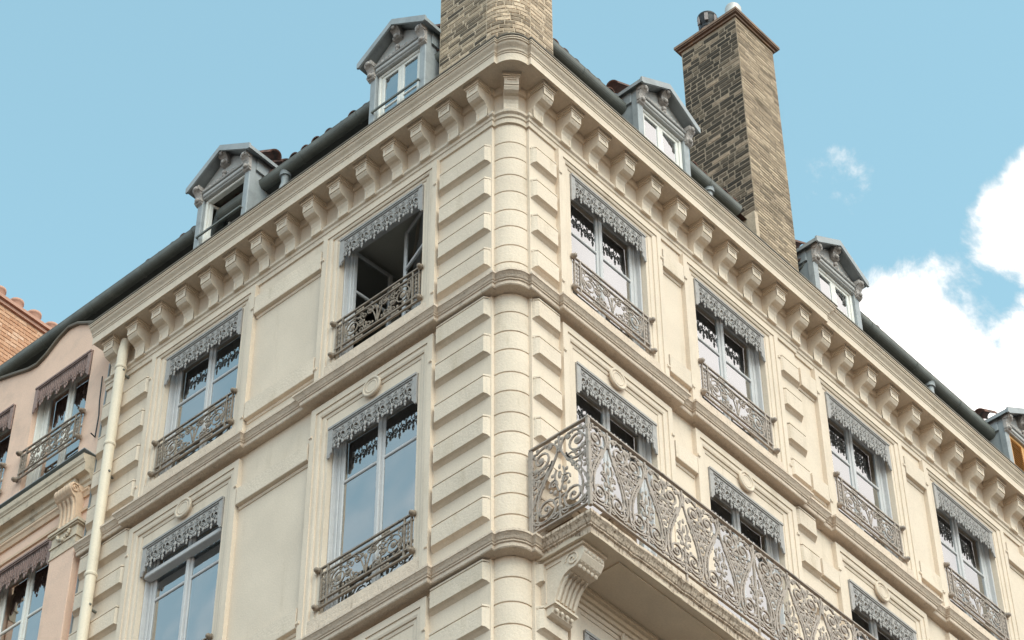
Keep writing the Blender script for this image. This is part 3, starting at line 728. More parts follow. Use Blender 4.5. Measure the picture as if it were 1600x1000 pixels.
# ------------------------------------------------------------------ balcony
BX0, BX1, BO = 0.28, 8.75, 0.86
slab = MB()
zb = 19.62
pr = [(-0.05, zb), (-0.05, zb+0.0), (-0.04, zb+0.075), (-0.015, zb+0.085), (-0.015, zb+0.10), (0.0, zb+0.11), (0.02, zb+0.15), (0.045, zb+0.175), (0.05, zb+0.18), (0.05, zb+0.215), (0.0, zb+0.235)]
e = BO-0.03
ptsS = [((BX0+0.03, 0.0), (-1, 0)), ((BX0+0.03, -e), (-1, -1)), ((BX1, -e), (1, -1)), ((BX1, 0.0), (1, 0))]
dense = []
for (p, mm), (q, kk) in zip(ptsS, ptsS[1:]):
    L_ = math.hypot(q[0]-p[0], q[1]-p[1]); n = max(1, int(L_/0.12)); dense.append((p, mm))
    nn = (-1, 0) if (abs(q[0]-p[0]) < 1e-6 and p[0] < 1) else ((1, 0) if abs(q[0]-p[0]) < 1e-6 else (0, -1))
    for i in range(1, n): dense.append(((p[0]+(q[0]-p[0])*i/n, p[1]+(q[1]-p[1])*i/n), nn))
dense.append(ptsS[-1])
rng = random.Random(3); rows = []
for (p, mm) in dense:
    j = rng.uniform(-.006, .006); j2 = rng.uniform(-.006, .006)
    rows.append([(p[0]+mm[0]*(o+j), p[1]+mm[1]*(o+j), z+(j2 if 1 < i else j2*.5)) for i, (o, z) in enumerate(pr)])
slab.grid(rows)
slab.face([rw[-1] for rw in rows])
bal = put(slab, 'balcony', 'slab_stone', B)
sf = MB(); xa, xb, ya, yb = BX0+0.075, BX1-0.045, -e+0.045, 0.0
sf.box(xa, xb, ya, yb, zb+0.005, zb+0.1)
sf.box(xa+0.62, xb-0.2, ya+0.10, ya+0.13, zb-0.014, zb+0.004); sf.box(xa+0.62, xb-0.2, -0.16, -0.13, zb-0.014, zb+0.004); sf.box(xa+0.59, xa+0.62, ya+0.10, -0.13, zb-0.014, zb+0.004)
for k, (o, dz) in enumerate(((0.15, 0.06), (0.11, 0.12), (0.078, 0.175))): sf.box(xa+0.3, xb, -o, 0.0, zb-dz, zb-dz+0.062)
put(sf, 'balcony_soffit', 'soffit_paint', bal)

def lyre(wd, H, half=0, matname='iron_grey'):
    """one unit of the balcony railing, centred on its apex; half=-1/1 keeps one side only"""
    mb = MB(); a = 0.0155
    sides = (-1, 1) if not half else (half,)
    h2 = wd/2
    for sg in sides:
        def S(p): return [(sg*q[0], q[1], q[2]) for q in p]
        # diverging leg running into the lower volute (outer and inner band)
        mb.tube(S(bez((.022, H*.84), (.05, H*.66), (h2*.98, H*.40), (h2*.72, H*.16), 12)), a, 4)
        sp = spiral(h2*.50, H*.19, h2*.40, 1.9, -pi*.55, 1, 26, .015)
        mb.tube(S([(h2*.72, 0, H*.16)]+spiral(h2*.47, H*.185, h2*.40, 1.85, -pi*.22+2*pi-0.0-2*pi, -1, 26, .014)), a, 4)
        mb.tube(S(bez((.10, H*.74), (.13, H*.62), (h2*1.08, H*.38), (h2*.93, H*.13), 12)), a, 4)
        mb.tube(S(bez((h2*.93, H*.13), (h2*.84, H*.03), (h2*.55, H*.02), (.02, H*.08), 8)), a, 4)
        # upper volute
        mb.tube(S(bez((.02, H*.84), (.03, H*.97), (h2*.5, H*1.0), (h2*.80, H*.93), 8)), a, 4)
        mb.tube(S(spiral(h2*.62, H*.82, h2*.40, 1.75, pi*.33, -1, 24, .02)), a, 4)
        mb.tube(S(bez((h2*.24, H*.74), (h2*.34, H*.58), (h2*.8, H*.60), (h2*.97, H*.66), 8)), a, 4)
        # leaves and rosettes
        mb.ball((sg*h2*.62, 0, H*.82), .045, .02, .045, 7, 4)
        for (lx, lz, q) in ((.80, .72, .04), (.90, .60, .045), (.72, .58, .036), (.95, .50, .04), (.85, .47, .03), (.95, .80, .035), (.93, .93, .04), (.30, .93, .03)):
            mb.ball((sg*h2*lx, 0, H*lz), q, .014, q*1.1, 6, 3)
        mb.tube(S(spiral(h2*.90, H*.56, h2*.17, 1.3, pi*.6, 1, 12)), a*.8, 4)
        # inner fillings
        mb.tube(S(spiral(h2*.20, H*.44, h2*.16, 1.4, -pi*.1, 1, 14)), a*.8, 4)
        mb.tube(S(bez((.01, H*.32), (.05, H*.42), (.10, H*.50), (.05, H*.60), 7)), a*.8, 4)
        mb.ball((sg*h2*.16, 0, H*.33), .035, .014, .042, 6, 3); mb.ball((sg*h2*.30, 0, H*.37), .026, .013, .03, 6, 3)
        mb.tube(S(spiral(h2*.80, H*.055, h2*.15, 1.3, pi*.2, 1, 12)), a*.8, 4)
        for (lx, lz, rr_, aa, ss) in ((.36, .66, .11, .5, 1), (.60, .50, .13, 2.2, -1), (.82, .66, .10, 1.0, 1), (.14, .22, .11, 4.0, -1), (.96, .34, .09, 2.6, 1), (.97, .90, .10, 3.6, -1), (.33, .93, .09, .2, 1), (.97, .17, .09, .9, 1), (.60, .66, .09, 4.4, 1), (.20, .07, .10, 2.9, 1)):
            mb.tube(S(spiral(h2*lx, H*lz, h2*rr_*1.5, 1.2, aa, ss, 11)), a*.72, 4)
        for (lx, lz, q) in ((.45, .56, .03), (.70, .40, .028), (.52, .71, .028), (.10, .42, .026), (.24, .55, .026), (.98, .42, .03), (.86, .22, .024), (.74, .97, .026), (.48, .97, .026), (.10, .95, .026), (.96, .72, .03), (.34, .28, .024)):
            mb.ball((sg*h2*lx, 0, H*lz), q, .013, q*1.2, 5, 3)
        mb.ball((sg*h2*.97, 0, H*.05), .03, .013, .03, 6, 3); mb.ball((sg*h2*.47, 0, H*.185), .024, .016, .024, 6, 3)
    mb.tube([(0, 0, 0), (0, 0, H*.3)], a, 4); mb.tube([(0, 0, H*.80), (0, 0, H)], a*1.1, 4)
    mb.ball((0, 0, H*.52), .03, .015, .06); mb.ball((0, 0, H*.62), .022, .013, .04); mb.ball((0, 0, H*.12), .04, .018, .03); mb.ball((0, 0, H*.84), .035, .018, .03)
    return mb.mesh('lyre_panel', matname)
RB, RT = 19.955, 21.20
HR = RT-RB-0.05
ly = lyre(0.66, HR); lyh = lyre(0.62, HR, 1)
xs = 0.60
px = xs
while px < BX1-0.3:
    link('lyre_panel', ly, bal, T((px, -BO, RB+0.02))); px += 0.658
link('lyre_panel', lyh, bal, T((BX0, -BO, RB+0.02)) @ Matrix.Diagonal((0.001, 1, 1, 1))) if False else None
lyr = lyre(0.86, HR)
link('lyre_panel', lyr, bal, T((BX0, -BO/2-0.005, RB+0.02)) @ RZ(-90))
def brail(x0, y0, x1, y1, z, w, h, nm):
    mb = MB()
    if abs(y1-y0) < 1e-6: mb.box(x0, x1, y0-w/2, y0+w/2, z-h/2, z+h/2)
    else: mb.box(x0-w/2, x0+w/2, min(y0, y1), max(y0, y1), z-h/2, z+h/2)
    put(mb, nm, 'iron_grey', bal)
brail(BX0-0.025, -BO, BX1, -BO, RT, 0.042, 0.02, 'top_rail'); brail(BX0, -BO+0.028, BX0, -0.0, RT, 0.042, 0.02, 'top_rail')
brail(BX0+0.0, -BO, BX1, -BO, RB, 0.035, 0.022, 'bottom_rail'); brail(BX0, -BO+0.02, BX0, 0.0, RB, 0.035, 0.022, 'bottom_rail')
for (x, y, z0) in ((BX0, -BO, RB-0.05), (BX0, -0.03, RB-0.02), (3.23, -BO, zb+0.22), (BX0+0.0, -0.0, RB-0.02), (6.52, -BO, zb+0.22)):
    wd = 0.021 if y == -BO and x == BX0 else 0.014
    put(MB().bbox(x-wd, x+wd, y-wd, y+wd, z0, RT-0.012, 0.006), 'post', 'iron_grey', bal)
for x in (1.92, 4.55, 5.86, 7.18): put(MB().box(x-0.012, x+0.012, -BO-0.012, -BO+0.012, zb+0.2, RB-0.01), 'rail_foot', 'iron_grey', bal)
# scroll console carrying the slab
con = MB(); w = 0.34
pr = [(0, 0), (-0.60, 0.0), (-0.62, -0.05), (-0.615, -0.13), (-0.57, -0.20), (-0.49, -0.245), (-0.40, -0.255), (-0.33, -0.29), (-0.275, -0.36), (-0.235, -0.45), (-0.20, -0.54), (-0.185, -0.58), (-0.20, -0.585), (-0.205, -0.62), (-0.175, -0.63), (-0.155, -0.70), (-0.12, -0.72), (0, -0.74)]
con.prismx(pr, -w/2, w/2)
for k in range(5):       # reeds on the concave front
    x = -w/2+0.045+k*(w-0.09)/4
    con.tube([(x, -0.405, -0.262), (x, -0.335, -0.295), (x, -0.28, -0.365), (x, -0.24, -0.455), (x, -0.205, -0.55)], 0.022, 6)
for i in range(5):       # scaly bulge on the volute
    for j in range(4):
        t = j/3.0; y = -0.615+0.10*t; z = -0.09-0.145*t
        con.ball((-w/2+0.04+i*(w-0.08)/4+(0.02 if j % 2 else 0)-0.008, y, z), .036, .024, .03, 6, 3)
for x in (-w/2-0.006, w/2+0.006):
    con.tube([(x, q[1]-0.46, q[2]-0.14) for q in [(0, spiral(0, 0, .10, 1.6, 0, 1, 24)[i][0], spiral(0, 0, .10, 1.6, 0, 1, 24)[i][2]) for i in range(25)]], 0.009, 6)
    con.tube([(x, -0.08, -0.08), (x, -0.30, -0.08)], 0.008, 4); con.tube([(x, -0.08, -0.08), (x, -0.08, -0.55)], 0.008, 4)
con.box(-w/2-0.02, w/2+0.02, -0.22, 0.0, -0.615, -0.585)
for k in range(4): con.ball((-w/2+0.05+k*0.08, -0.185, -0.665), .03, .018, .028, 6, 3)
cme = con.mesh('console', 'cream_stone')
for x in (0.60, 3.14, 5.75): link('console', cme, bal, T((x, 0, zb-0.012)))
capm = MB().box(-w/2-0.03, w/2+0.03, -0.64, 0, -0.012, 0.03).mesh('console_cap', 'cream_stone')
for x in (0.60, 3.14, 5.75): link('console_cap', capm, bal, T((x, 0, zb-0.02)))

# wooden crates kept on the balcony
def crate(x, y, lx, ly_, h, label):
    root = link('wooden_crate', None, None, T((x, y, zb+0.237)), label=label, category='crate')
    n = 3; hh = h/n
    for k in range(n):
        for yy in (0, ly_-0.02):
            put(MB().bbox(0, lx, yy, yy+0.02, k*hh+0.008, (k+1)*hh-0.012, 0.003), 'slat', 'wood', root)
        for xx in (0, lx-0.02):
            put(MB().box(xx, xx+0.02, 0.022, ly_-0.022, k*hh+0.008, (k+1)*hh-0.012), 'slat', 'wood', root)
    for xx in (0.022, lx-0.062):
        for yy in (0.021, ly_-0.061): put(MB().box(xx, xx+0.04, yy, yy+0.04, 0, h), 'corner_post', 'wood', root)
    put(MB().box(0.022, lx-0.022, 0.022, ly_-0.022, 0.006, 0.02), 'bottom', 'wood', root)
crate(0.40, -0.50, 0.30, 0.36, 0.46, 'brown wooden slatted crate at the short end of the iron balcony, beside the corner column')
crate(0.86, -0.70, 0.40, 0.32, 0.50, 'brown wooden slatted crate behind the balcony railing, below the first balcony window')

# ------------------------------------------------------------------ attic: back wall, gutter, roof
GO, GZ2, GR = -0.30, 29.50, 0.105
def gut_path(f): 
    return None
def gutter(f, s0, s1, ends=True):
    mb = MB(); L = s1-s0
    arc = [(math.cos(a)*GR, math.sin(a)*GR) for a in [pi+pi*i/12 for i in range(13)]]
    loc = []
    prof = [(y, z) for (y, z) in arc] + [(GR+0.004, 0.02), (GR-0.02, 0.02), (GR-0.02, 0.0)] + [(y*.93, z*.93) for (y, z) in arc[::-1]] + [(-GR+.02, .0), (-GR+0.02, 0.022), (-GR-0.006, 0.022)]
    mb.prismx(prof, -L/2, L/2, smooth=False)
    n = max(1, int(L/1.1))
    for k in range(n):
        x = -L/2+(k+.5)*L/n
        mb.prismx([(y*1.07, z*1.07) for y, z in arc]+[(GR*.9, 0), (-GR*.9, 0)], x-0.02, x+0.02)
    return put(mb, 'gutter', 'gutter_zinc', B, at(f, (s0+s1)/2, GZ2, GO))
gutter('L', 1.45, 13.8)
gutter('R', 1.08, 5.28); gutter('R', 6.75, LEN_R)
for f, ln in (('L', 13.8), ('R', LEN_R)):
    m = MB(); s0 = 0.4
    m.box(-(ln-s0)/2, (ln-s0)/2, 0.0, 0.1, 28.0, GZ2-0.22); 
    put(m, 'attic_wall', 'dark_board', B, at(f, (ln+s0)/2, 0, -0.62))
    m = MB(); m.box(-(ln-s0)/2, (ln-s0)/2, -0.02, 0.02, GZ2-0.28, GZ2-0.14); put(m, 'fascia_board', 'gutter_zinc', B, at(f, (ln+s0)/2, 0, -0.50))
    m = MB(); m.box(-(ln-s0)/2, (ln-s0)/2, -0.0, 0.35, GZ2-0.10, GZ2-0.06); put(m, 'eaves_board', 'dark_board', B, at(f, (ln+s0)/2, 0, -0.34))
# canal tiles: first rows as single tiles, the rest of the slope joined
def tile_mesh(L=0.55, r0=0.085, r1=0.10):
    mb = MB(); rows = []
    for (y, rr_) in ((0, r1), (L, r0)):
        rows.append([(math.cos(a)*rr_, y, math.sin(a)*rr_*0.9) for a in [pi*i/8 for i in range(9)]])
    rows2 = [[(p[0]*.84, p[1], p[2]*.80) for p in rw] for rw in rows]
    mb.grid(rows, smooth=True); mb.grid([rw[::-1] for rw in rows2], smooth=True)
    for a, b in zip(rows, rows2):
        for i in range(8): mb.face([a[i], b[i], b[i+1], a[i+1]])
    return mb.mesh('roof_tile', 'tile_clay')
tme = tile_mesh()
PIT = R_(21)
def tile_at(f, s, up, extra=0.0): return at(f, s, GZ2+0.07+extra+math.sin(PIT)*up, GO+0.02-math.cos(PIT)*up) @ Matrix.Rotation(PIT, 4, 'X')
slots = []
for f, s0, s1 in (('L', 1.6, 7.7), ('L', 7.7, 13.6), ('R', 1.2, 5.2), ('R', 6.8, 13.5)):
    s = s0
    while s < s1: slots.append((f, s)); s += 0.235
for f, s in slots: link('roof_tile', tme, B, tile_at(f, s+random.uniform(-.012, .012), random.uniform(-.04, .02), -0.05 if (f == 'L' and s > 7.2) or (f == 'R' and s > 6) else 0))
m = MB()
for f, s in slots:
    for k in range(1, 7):
        M = tile_at(f, s, k*0.45)
        if (f == 'L' and s < k*.42+1.0) or (f == 'R' and s < k*.42+.6): continue
        rows = [[tuple(M @ Vector((math.cos(a)*.095, y, math.sin(a)*.085))) for a in [pi*i/5 for i in range(6)]] for y in (0, .5)]
        m.grid(rows, smooth=True)
put(m, 'tile_rows', 'tile_clay', B, kind='stuff')
m = MB(); RG = 4.4
h = GZ2+0.03; rz = h+RG*math.tan(PIT)
m.face([(0.3, 0.3, h), (0.3, 13.8, h), (0.3+RG, 13.8, rz), (0.3+RG, 0.3+RG, rz)])
m.face([(0.3, 0.3, h), (0.3+RG, 0.3+RG, rz), (LEN_R, 0.3+RG, rz), (LEN_R, 0.3, h)])
m.face([(0.3+RG, 0.3+RG, rz), (0.3+RG, 13.8, rz), (9, 13.8, rz-1), (9, 9, rz-1), (LEN_R, 9, rz-1), (LEN_R, 0.3+RG, rz)])
put(m, 'roof', 'tile_clay', B)

# gutter outlets running down into the cornice, painted downpipe at the far end
def outlet(f, s):
    mb = MB()
    mb.tube([(0, 0, GZ2-0.06), (0, 0, GZ2-0.30), (0.0, -0.03, GZ2-0.40), (0.05, -0.10, GZ2-0.62), (0.09, -0.14, GZ2-0.8), (0.09, -0.14, 27.97)], [0.06, 0.055, 0.052, 0.05, 0.05, 0.05], 10)
    mb.lathe([(0.085, -0.16), (0.085, -0.06), (0.10, -0.05)], (0, 0, GZ2), 12)
    put(mb, 'gutter_outlet', 'zinc', B, at(f, s, 0, GO))
outlet('L', 4.62); outlet('R', 4.62); outlet('R', 10.12)
m = MB(); 
m.tube([(0, 0.12, 27.50), (0, 0.02, 27.42), (0, 0, 27.2), (0, 0, 0.2)], [0.06, 0.07, 0.074, 0.074], 14)
for z in (26.86, 25.4, 23.1, 21.2, 19.2): m.lathe([(0.08, 0), (0.09, 0.02), (0.088, 0.05), (0.075, 0.06)], (0, 0, z), 14)
pp = put(m, 'downpipe', 'pipe_paint', B, at('L', 7.235, 0, 0.165))
for z in (26.8, 24.9, 22.6, 20.4):
    put(MB().box(-0.015, 0.015, 0.05, 0.165, z, z+0.025).box(-0.085, 0.085, -0.015, 0.015, z, z+0.025), 'pipe_clip', 'gutter_zinc', pp, at('L', 7.235, 0, 0.165))

# ------------------------------------------------------------------ dormers
def scroll_bracket(h=0.30, w=0.11, dp=0.13):
    mb = MB()
    pr = [(0, 0), (-dp, 0), (-dp-.01, -.03), (-dp+.0, -.075), (-dp+.035, -.10), (-dp+.06, -.135), (-dp+.07, -.18), (-dp+.055, -.215), (-dp+.05, -.25), (-dp+.075, -.28), (0, -.30)]
    mb.prismx([(y, z*h/.30) for y, z in pr], -w/2, w/2)
    for x in (-w/2-.004, w/2+.004):
        mb.lathe([(.045, -.006), (.05, 0), (.045, .006)], (x, -dp+.045, -.05*h/.3), 10, axis='x')
        mb.lathe([(.03, -.006), (.034, 0), (.03, .006)], (x, -dp+.085, -.235*h/.3), 10, axis='x')
    mb.ball((0, -dp-.005, -.045*h/.3), w*.4, .03, .04); mb.ball((0, -dp+.045, -.235*h/.3), w*.38, .03, .035)
    return mb.mesh('scroll_bracket', 'carving_paint')
sbm = scroll_bracket(0.34, 0.12, 0.12); sbc = scroll_bracket(0.24, 0.13, 0.15)
dtile = tile_mesh(0.50, 0.10, 0.115)
def dormer(f, s, w, style='closed'):
    bk = back(f, s); left_side = f == 'L'
    M = at(f, s, 27.9, 0.0-bk)
    hw = w/2; EZ, AZ = (2.03, 2.49) if f == 'L' else (1.86, 2.27); pw = 0.115
    D = put(MB().bbox(-hw+pw, hw-pw, -.03, .12, -0.0, 0.298, .01), 'dormer', 'zinc', B, M)
    for sg in (-1, 1):      # cheeks clad in zinc, front posts, side fascias
        x0, x1 = sorted((sg*(hw-0.02), sg*(hw-0.05))); put(MB().box(x0, x1, 0.102, 1.7, 0.0, EZ-0.1), 'cheek', 'zinc', D, M)
        a, b = sorted((sg*hw, sg*(hw-pw))); put(MB().bbox(a, b, -0.01, 0.10, 0.0, EZ-0.03, 0.012), 'post', 'zinc', D, M)
        a, b = sorted((sg*(hw+0.015), sg*(hw-0.017))); put(MB().bbox(a, b, 0.103, 1.7, EZ-0.27, EZ-0.02, 0.01), 'side_fascia', 'zinc', D, M)
    rf = MB(); ov = 0.15; ew = hw+(0.115 if f == 'L' else 0.075); th = 0.05
    for sg in (-1, 1):
        P = [(0, AZ), (sg*ew, EZ), (sg*ew, EZ-th-0.02), (0, AZ-th)]
        if sg < 0: P = P[::-1]
        rf.prism(P, -ov, 1.8)
        P2 = [(0, AZ+0.012), (sg*(ew+0.01), EZ+0.012), (sg*(ew+0.01), EZ-0.09), (sg*(ew-0.03), EZ-0.09), (0, AZ-0.105)]
        if sg < 0: P2 = P2[::-1]
        rf.prism(P2, -ov-0.02, -ov+0.012)
    put(rf, 'dormer_roof', 'zinc', D, M)
    fb = MB(); fb.prism([(-hw+pw*.5, EZ-0.17), (hw-pw*.5, EZ-0.17), (hw-pw*.5, EZ+0.0), (0, AZ-0.06), (-hw+pw*.5, EZ+0.0)], 0.015, 0.07)
    fb.bbox(-hw+pw, hw-pw, -0.06, 0.06, EZ-0.175, EZ-0.145, 0.01); fb.bbox(-hw+pw, hw-pw, -0.035, 0.058, EZ-0.25, EZ-0.178, 0.012); fb.bbox(-hw+pw, hw-pw, -0.015, 0.06, EZ-0.285, EZ-0.253, 0.01)
    put(fb, 'pediment', 'dormer_paint', D, M)
    cv = MB(); rng = random.Random(5)
    n = 11
    for i in range(n):
        x = (-hw+pw+.04)+(2*hw-2*pw-.08)*i/(n-1); z = EZ-0.105+0.035*(1-abs(x)/hw)
        if abs(x) < 0.04: continue
        q = 0.036 if i % 2 else 0.028
        cv.ball((x, -0.01, z), q*1.3, .03, q, 6, 3); cv.tube([(x+b[0], -0.012, z+b[2]) for b in spiral(0, .0, .046, 1.2, rng.uniform(0, 6), (1, -1)[i % 2], 9)], 0.012, 5)
    cv.ball((0, -.03, EZ-.02), .045, .04, .04); cv.ball((0, -.03, EZ-.09), .03, .035, .035)
    put(cv, 'carved_frieze', 'carving_paint', D, M)
    for sg in (-1, 1): link('scroll_bracket', sbm, D, M @ T((sg*(hw-0.045), 0.0, EZ-0.03)))
    link('scroll_bracket', sbc, D, M @ T((0, 0.03, AZ-0.09)))
    # window
    ww = hw-pw; z0, z1 = 0.30, EZ-0.285
    k = ('dw', w, f)
    if k not in wcache:
        fw = 0.05; f = 0.05; lw = ww-f
        mbf = MB(); mbf.bbox(-ww, -ww+f, 0.04, 0.12, z0, z1); mbf.bbox(ww-f, ww, 0.04, 0.12, z0, z1); mbf.bbox(-ww+f, ww-f, 0.04, 0.12, z1-f, z1); mbf.bbox(-ww+f, ww-f, 0.0, 0.12, z0, z0+f)
        sash = MB()
        for (a, b, c, e) in ((0, fw+.01, z0+f, z1-f), (lw-fw-.01, lw-.003, z0+f, z1-f), (fw, lw-fw, z0+f, z0+f+.09), (fw, lw-fw, z1-f-fw, z1-f), (fw, lw-fw, z0+.70, z0+.73)): sash.bbox(a, b, -.018, .018, c, e, .006)
        pn = MB(); pn.box(fw, lw-fw, -.003, .003, z0+f+.05, z1-f-fw)
        rm = MB(); y0, y1 = .13, 1.6; x = ww
        rm.face([(-x, y0, z0), (-x, y1, z0), (-x, y1, z1), (-x, y0, z1)]); rm.face([(x, y0, z0), (x, y0, z1), (x, y1, z1), (x, y1, z0)]); rm.face([(-x, y1, z0), (x, y1, z0), (x, y1, z1), (-x, y1, z1)])
        rm.face([(-x, y0, z1), (-x, y1, z1), (x, y1, z1), (x, y0, z1)]); rm.face([(-x, y0, z0), (x, y0, z0), (x, y1, z0), (-x, y1, z0)])
        bar = MB().box(-ww-.03, ww+.03, -.05, -.025, z0+.62, z0+.65).box(-ww-.03, -ww-.01, -.025, .03, z0+.625, z0+.645).box(ww+.01, ww+.03, -.025, .03, z0+.625, z0+.645)
        wcache[k] = (mbf.mesh('window_frame', 'white_paint'), sash.mesh('sash', 'white_paint'), pn.mesh('pane', 'glass'), rm.mesh('room', 'room'), bar.mesh('safety_bar', 'gutter_zinc'), lw)
    fr_, sh_, pn_, rm_, br_, lw = wcache[k]
    link('window_frame', fr_, D, M); link('room', rm_, D, M)
    if style != 'shutter':
        if left_side: link('safety_bar', br_, D, M)
        for sg in (-1, 1):
            ang = {'closed': 0, 'open': 75 if sg < 0 else 88}[style]
            LM = M @ T((-ww+.05, .08, 0)) @ RZ(ang) if sg < 0 else M @ T((ww-.05, .08, 0)) @ RZ(-ang) @ T((-lw, 0, 0))
            link('sash', sh_, D, LM); link('pane', pn_, D, LM)
        if style == 'closed':
            mb = MB(); n = 24
            rows = [[(-ww+.06+(2*ww-.12)*i/n, .20+.015*math.sin(i*1.3), z) for i in range(n+1)] for z in (z0+.05, z1-.05)]
            mb.grid(rows, smooth=True); put(mb, 'curtain', 'curtain', D, M)
    else:
        for sg in (-1, 1):
            x0, x1 = sorted((sg*.005, sg*(ww-.04)))
            sm = MB().bbox(x0, x0+.05, .03, .07, z0, z1, .005); sm.bbox(x1-.05, x1, .03, .07, z0, z1, .005); sm.bbox(x0+.05, x1-.05, .03, .07, z1-.06, z1, .005); sm.bbox(x0+.05, x1-.05, .03, .07, z0, z0+.08, .005)
            put(sm, 'shutter', 'shutter_wood', D, M)
            z = z0+.1
            while z < z1-.07:
                put(MB().box(x0+.05, x1-.05, -.004, .004, -.022, .022, T((0, .05, z)) @ Matrix.Rotation(R_(-40), 4, 'X')), 'slat', 'shutter_wood', D, M); z += .05
    # clay tiles behind the zinc front
    sl = math.atan2(AZ-EZ, hw+0.115)
    for sg in (-1, 1):
        for j in range(5):
            TM = M @ T((sg*(hw+0.17), 0.30+j*0.25, EZ+0.075)) @ RZ(90*sg) @ Matrix.Rotation(sl, 4, 'X')
            link('roof_tile', dtile, D, TM)
    return D
dormer('L', 2.10, 1.07); dormer('L', 5.60, 1.10, 'open')
dormer('R', 3.23, 1.14); dormer('R', 7.33, 1.14); dormer('R', 12.36, 1.14, 'shutter'); dormer('R', 17.4, 1.14)

# ------------------------------------------------------------------ brick chimneys
def unit_brick(seed):
    rng = random.Random(seed); mb = MB(); c = 0.10
    def j(): return rng.uniform(-.05, .05)
    rows = []
    for (yy, k) in ((1.0, 0), (0.22, 0), (0.0, 1)):
        rows.append([(-.5+k*.03+j()*.3, yy, -.5+k*.05+j()), (.5-k*.03+j()*.3, yy, -.5+k*.10+j()), (.5-k*.03+j()*.3, yy, .5-k*.10+j()), (-.5+k*.03+j()*.3, yy, .5-k*.10+j())])
    mb.grid(rows, closed_v=True); mb.face(rows[-1]); return mb
UB = [unit_brick(i) for i in range(5)]
UBM = {}
BR = []        # candidate bricks: (area, matrix, material, chimney)
def proj_area(M, w, h):
    c = M.translation; nrm = (M.to_3x3() @ Vector((0, -1, 0))).normalized(); v = c-CAMP
    dist = v.length; f = -(nrm.dot(v.normalized()))
    return w*h*f/dist**2 if f > 0.05 else 0
def lay(chim, M, width, height, ch, lens, material, seed, curve=None):
    """M: frame with x along the face, -y outward, z up, origin at lower-left of the face"""
    rng = random.Random(seed); z = 0.0; row = 0
    while z+ch < height:
        hh = ch*rng.uniform(.92, 1.08); x = -rng.uniform(0, lens[0]) if row % 2 else 0.0
        while x < width-0.03:
            ln = rng.choice(lens)*rng.uniform(.9, 1.1)
            a, b = max(x, 0), min(x+ln, width)
            if width-b < .06: b = width
            if b-a > 0.05:
                gp = 0.013
                w_, h_ = b-a-gp, min(hh, ch)-gp
                ctr = M @ T(((a+b)/2, -rng.uniform(.001, .006), z+ch/2)) @ Matrix.Rotation(rng.uniform(-.02, .02), 4, 'Y') if not curve else curve((a+b)/2, z+ch/2, rng.uniform(.001, .006))
                mm = material if not callable(material) else material((a+b)/2/width, z)
                BR.append((proj_area(ctr, w_, h_), ctr, w_, h_, mm, chim, rng.randrange(5)))
            x += ln
        z += ch; row += 1
# chimney on the corner, with a rounded brick corner
fx = 0.17; zc0 = 27.95; FH = 5.4; rad = 0.42
core = MB()
prof = [(fx+0.002, 1.47)] + [(fx+0.002, fx+rad)] + [(fx+rad-(rad-.002)*math.cos(t), fx+rad-(rad-.002)*math.sin(t)) for t in [pi/2*i/10 for i in range(11)]] + [(1.06, fx+0.002), (1.06, 1.47)]
core.grid([[(p[0], p[1], z) for p in prof+[prof[0]]] for z in (zc0, zc0+FH)]); core.face([(p[0], p[1], zc0+FH) for p in prof])
chA = put(core, 'chimney', 'mortar', B)
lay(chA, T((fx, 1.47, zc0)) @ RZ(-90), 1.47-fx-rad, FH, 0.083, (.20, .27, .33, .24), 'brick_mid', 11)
arcL = pi/2*rad
def cv(s, z, o):
    t = s/rad; return T((fx+rad-(rad+o)*math.cos(t), fx+rad-(rad+o)*math.sin(t), zc0+z)) @ RZ(-90+math.degrees(t))
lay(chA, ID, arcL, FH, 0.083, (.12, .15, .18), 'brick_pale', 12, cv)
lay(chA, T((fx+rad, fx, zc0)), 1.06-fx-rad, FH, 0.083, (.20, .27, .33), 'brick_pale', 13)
cap = MB(); cap.box(fx-.06, 1.14, fx-.06, 1.55, zc0+FH, zc0+FH+.10); cap.box(fx-.1, 1.18, fx-.1, 1.59, zc0+FH+.1, zc0+FH+.18); put(cap, 'chimney_cap', 'mortar', chA)
# tall chimney behind the second facade
tx0, tx1, ty0, ty1, tz0, tz1 = 5.60, 6.58, 0.18, 1.29, 28.0, 34.27
core = MB(); core.box(tx0+.002, tx1-.002, ty0+.002, ty1-.002, tz0, tz1)
chB = put(core, 'chimney', 'sooty_mortar', B)
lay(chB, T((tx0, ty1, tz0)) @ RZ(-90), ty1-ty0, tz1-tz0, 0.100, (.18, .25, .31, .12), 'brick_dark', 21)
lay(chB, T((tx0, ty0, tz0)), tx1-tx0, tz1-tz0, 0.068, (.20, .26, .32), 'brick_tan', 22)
BR.sort(key=lambda b: -b[0])
joined = {}
for i, (ar, M, w_, h_, mm, ch, v) in enumerate(BR):
    SM = M @ Matrix.Diagonal((w_, 0.06, h_, 1))
    if i < 300:
        if (v, mm) not in UBM: UBM[(v, mm)] = UB[v].mesh('brick', mm)
        link('brick', UBM[(v, mm)], ch, SM)
    else:
        jm = joined.setdefault((ch.name, mm), (MB(), ch, mm))[0]
        k = len(jm.v); jm.v += [tuple(SM @ Vector(p)) for p in UB[v].v]; jm.f += [tuple(k+q for q in f_) for f_ in UB[v].f]; jm.sm += [False]*len(UB[v].f)
for jm, ch, mm in joined.values(): put(jm, 'brickwork', mm+'_joined', ch, ID, kind='stuff')
cap = MB(); 
for (e, z0, z1) in ((.03, 0, .045), (.07, .045, .07), (.085, .07, .125)): cap.box(tx0-e, tx1+e, ty0-e, ty1+e, tz1+z0, tz1+z1)
put(cap, 'chimney_cap', 'cap_clay', chB)
zt = tz1+.125
